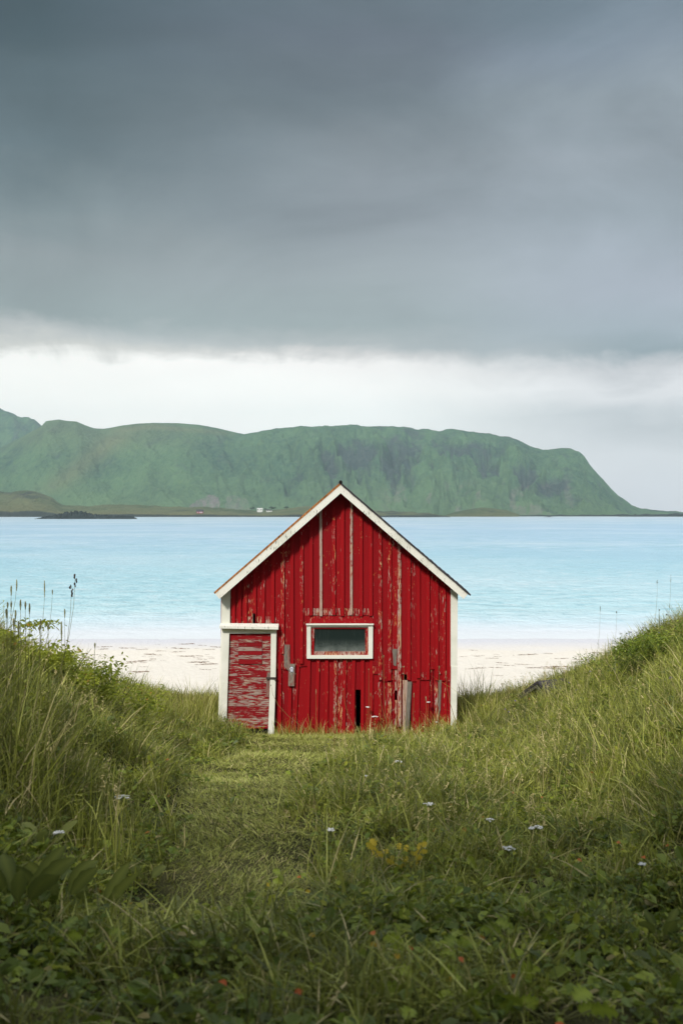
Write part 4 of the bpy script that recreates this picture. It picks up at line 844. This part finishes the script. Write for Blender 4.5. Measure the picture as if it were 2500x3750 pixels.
dock(2340, 3000, .2, 4, .14, .045, 'broad leaves under the right bank', .7, .15)
dock(2420, 3320, .16, 5, .13, .045, 'dark broad leaves at the lower right edge', .4)
dock(930, 3300, .2, 2, .22, .02, 'single tall strap leaf rising below the middle of the path', .7, .1)
dock(1360, 3270, .16, 3, .18, .025, 'long straplike leaves leaning in the centre foreground', .6, .1)
GLb = 'lobed leaves low in the foreground'
for u, v, lab, L_ in [(1560, 3370, 'pale lobed leaf in the lower middle', .09), (1930, 3320, 'cluster of lobed leaves right of the middle', .09), (1080, 3160, 'round lobed leaf beside the path end', .06), (560, 3240, 'whitish ragged leaf below the path on the left', .07), (2020, 3280, 'darker lobed leaf beside the cluster', .08),
                      (1610, 3520, 'lobed leaf near the bottom right of centre', .08), (2030, 3560, 'lobed leaf near the bottom right', .09), (2250, 3400, 'lobed leaf above the bottom right corner', .08), (300, 3370, 'small lobed leaves near the bottom left', .06), (1420, 3680, 'lobed leaf at the very bottom', .08), (150, 3330, 'lobed leaf at the bottom left', .07), (1780, 3450, 'lobed leaf in the dark lower right', .08)]:
    dock(u, v, .15, 6, L_, L_*.75, lab, stf=.85, tone= .7 if 'whitish' not in lab else 1, dry=.9 if 'whitish' in lab else 0, lob=1, spread=2.2, name='lobed_weed', mat=M_leaf if 'whitish' not in lab else M_dock, group=GLb)
GC = 'fallen and autumn-coloured leaves in the grass'
dock(1460, 3045, .30, 24, .066, .044,  'bright yellow and orange autumn leaves right of the centre', .8, .1, lob=1, spread=.75, stf=.75, y0=3.0, name='autumn_weed', mat=M_fyel, group=GC)
for u, v, lab, mt in [(490, 2795, 'red leaves left of the path near the bank', M_fred), (1930, 2890, 'orange leaf under the right bank', M_fred), (1140, 3165, 'dark red leaf beside the path end', M_fred), (2175, 3110, 'pink-orange leaf at right', M_fred), (2355, 3060, 'dark red upright leaf at right', M_fred), (1435, 3375, 'pink-red leaf in the lower middle', M_fred),
                      (1940, 3000, 'small red leaf above the white pair', M_fred), (950, 3570, 'faint red leaf at the bottom left of centre', M_fred), (1785, 3480, 'reddish leaf in the lower right', M_fred), (2135, 3665, 'tiny orange leaf at the bottom right', M_fred), (1040, 3215, 'orange brown leaf on the path end', M_fyel), (1250, 3380, 'brown yellow leaf in the centre foreground', M_fyel), (2440, 3130, 'pinkish leaf near the right edge', M_fred), (1560, 3480, 'yellow dead blade at the lower middle', M_fyel)]:
    dock(u, v, .15, 2, .035, .022, lab, stf=.9, tone=random.random(), dry=random.random()*.4, spread=1.6, name='red_leaf' if mt == M_fred else 'yellow_leaf', mat=mt, group=GC)

# ------------------------------------------------------------ seaweed on the sand
M_weed = flat_mat('dry seaweed', (.17, .10, .06), .9, 8, .6)
src = []
for i in range(4):
    mb = MB()
    for j in range(26):
        a = random.random()*6.28; px = random.gauss(0, .32); py = random.gauss(0, .07)
        mb.tube([(px, py, random.uniform(0, .03)), (px+.1*math.cos(a), py+.05*math.sin(a), random.uniform(.01, .05)), (px+.22*math.cos(a), py+.06*math.sin(a), .005)], random.uniform(.006, .014), 4)
    src.append(mb)
swd = []
for i in range(90):
    if i < 50: u = random.uniform(270, 800); v = random.choice([random.gauss(2378, 10), random.gauss(2410, 12), random.uniform(2355, 2470)])
    else: u = random.uniform(1690, 2230); v = random.choice([random.gauss(2400, 8), random.gauss(2440, 10), random.uniform(2360, 2480)])
    ys_ = np.arange(24, 48, .1); zz = EYE-(v-HOR)/F*ys_; j = int(np.argmin(np.abs(zz-beach_h((u-1250)/F*ys_, ys_)))); y = float(ys_[j]); x = (u-1250)/F*y
    if i < 4: o = src[i].build('seaweed_clump', M_weed); swd.append(o)
    else: o = swd[i % 4].copy(); COL.objects.link(o)
    sc_ = random.choice([.14, .2, .3, .5]); o.location = (x, y, float(beach_h(x, y))+.004); o.rotation_euler = (0, 0, random.uniform(-.5, .5)); o.scale = (sc_*1.3, sc_, sc_)
    tag(o, 'thin brown wisp of dry seaweed lying on the white sand', 'seaweed', 'seaweed scraps washed up on the beach')

# ------------------------------------------------------------ haze over the bay
hz = bpy.data.meshes.new('haze'); hb = MB(); hb.box(-3600, 3600, -120, 5450, -4, 570)
ho = hb.build('haze', []); tag(ho, kind='stuff'); ho['label'] = 'thin blue sea haze between the beach and the mountains'; ho['category'] = 'haze'
m, T = newmat('haze'); vol = T.n('ShaderNodeVolumePrincipled', {'Color': (.67, .90, .96, 1), 'Density': .00012, 'Anisotropy': .0}); T.n('ShaderNodeOutputMaterial', {1: vol.outputs[0]})
ho.data.materials.append(m)
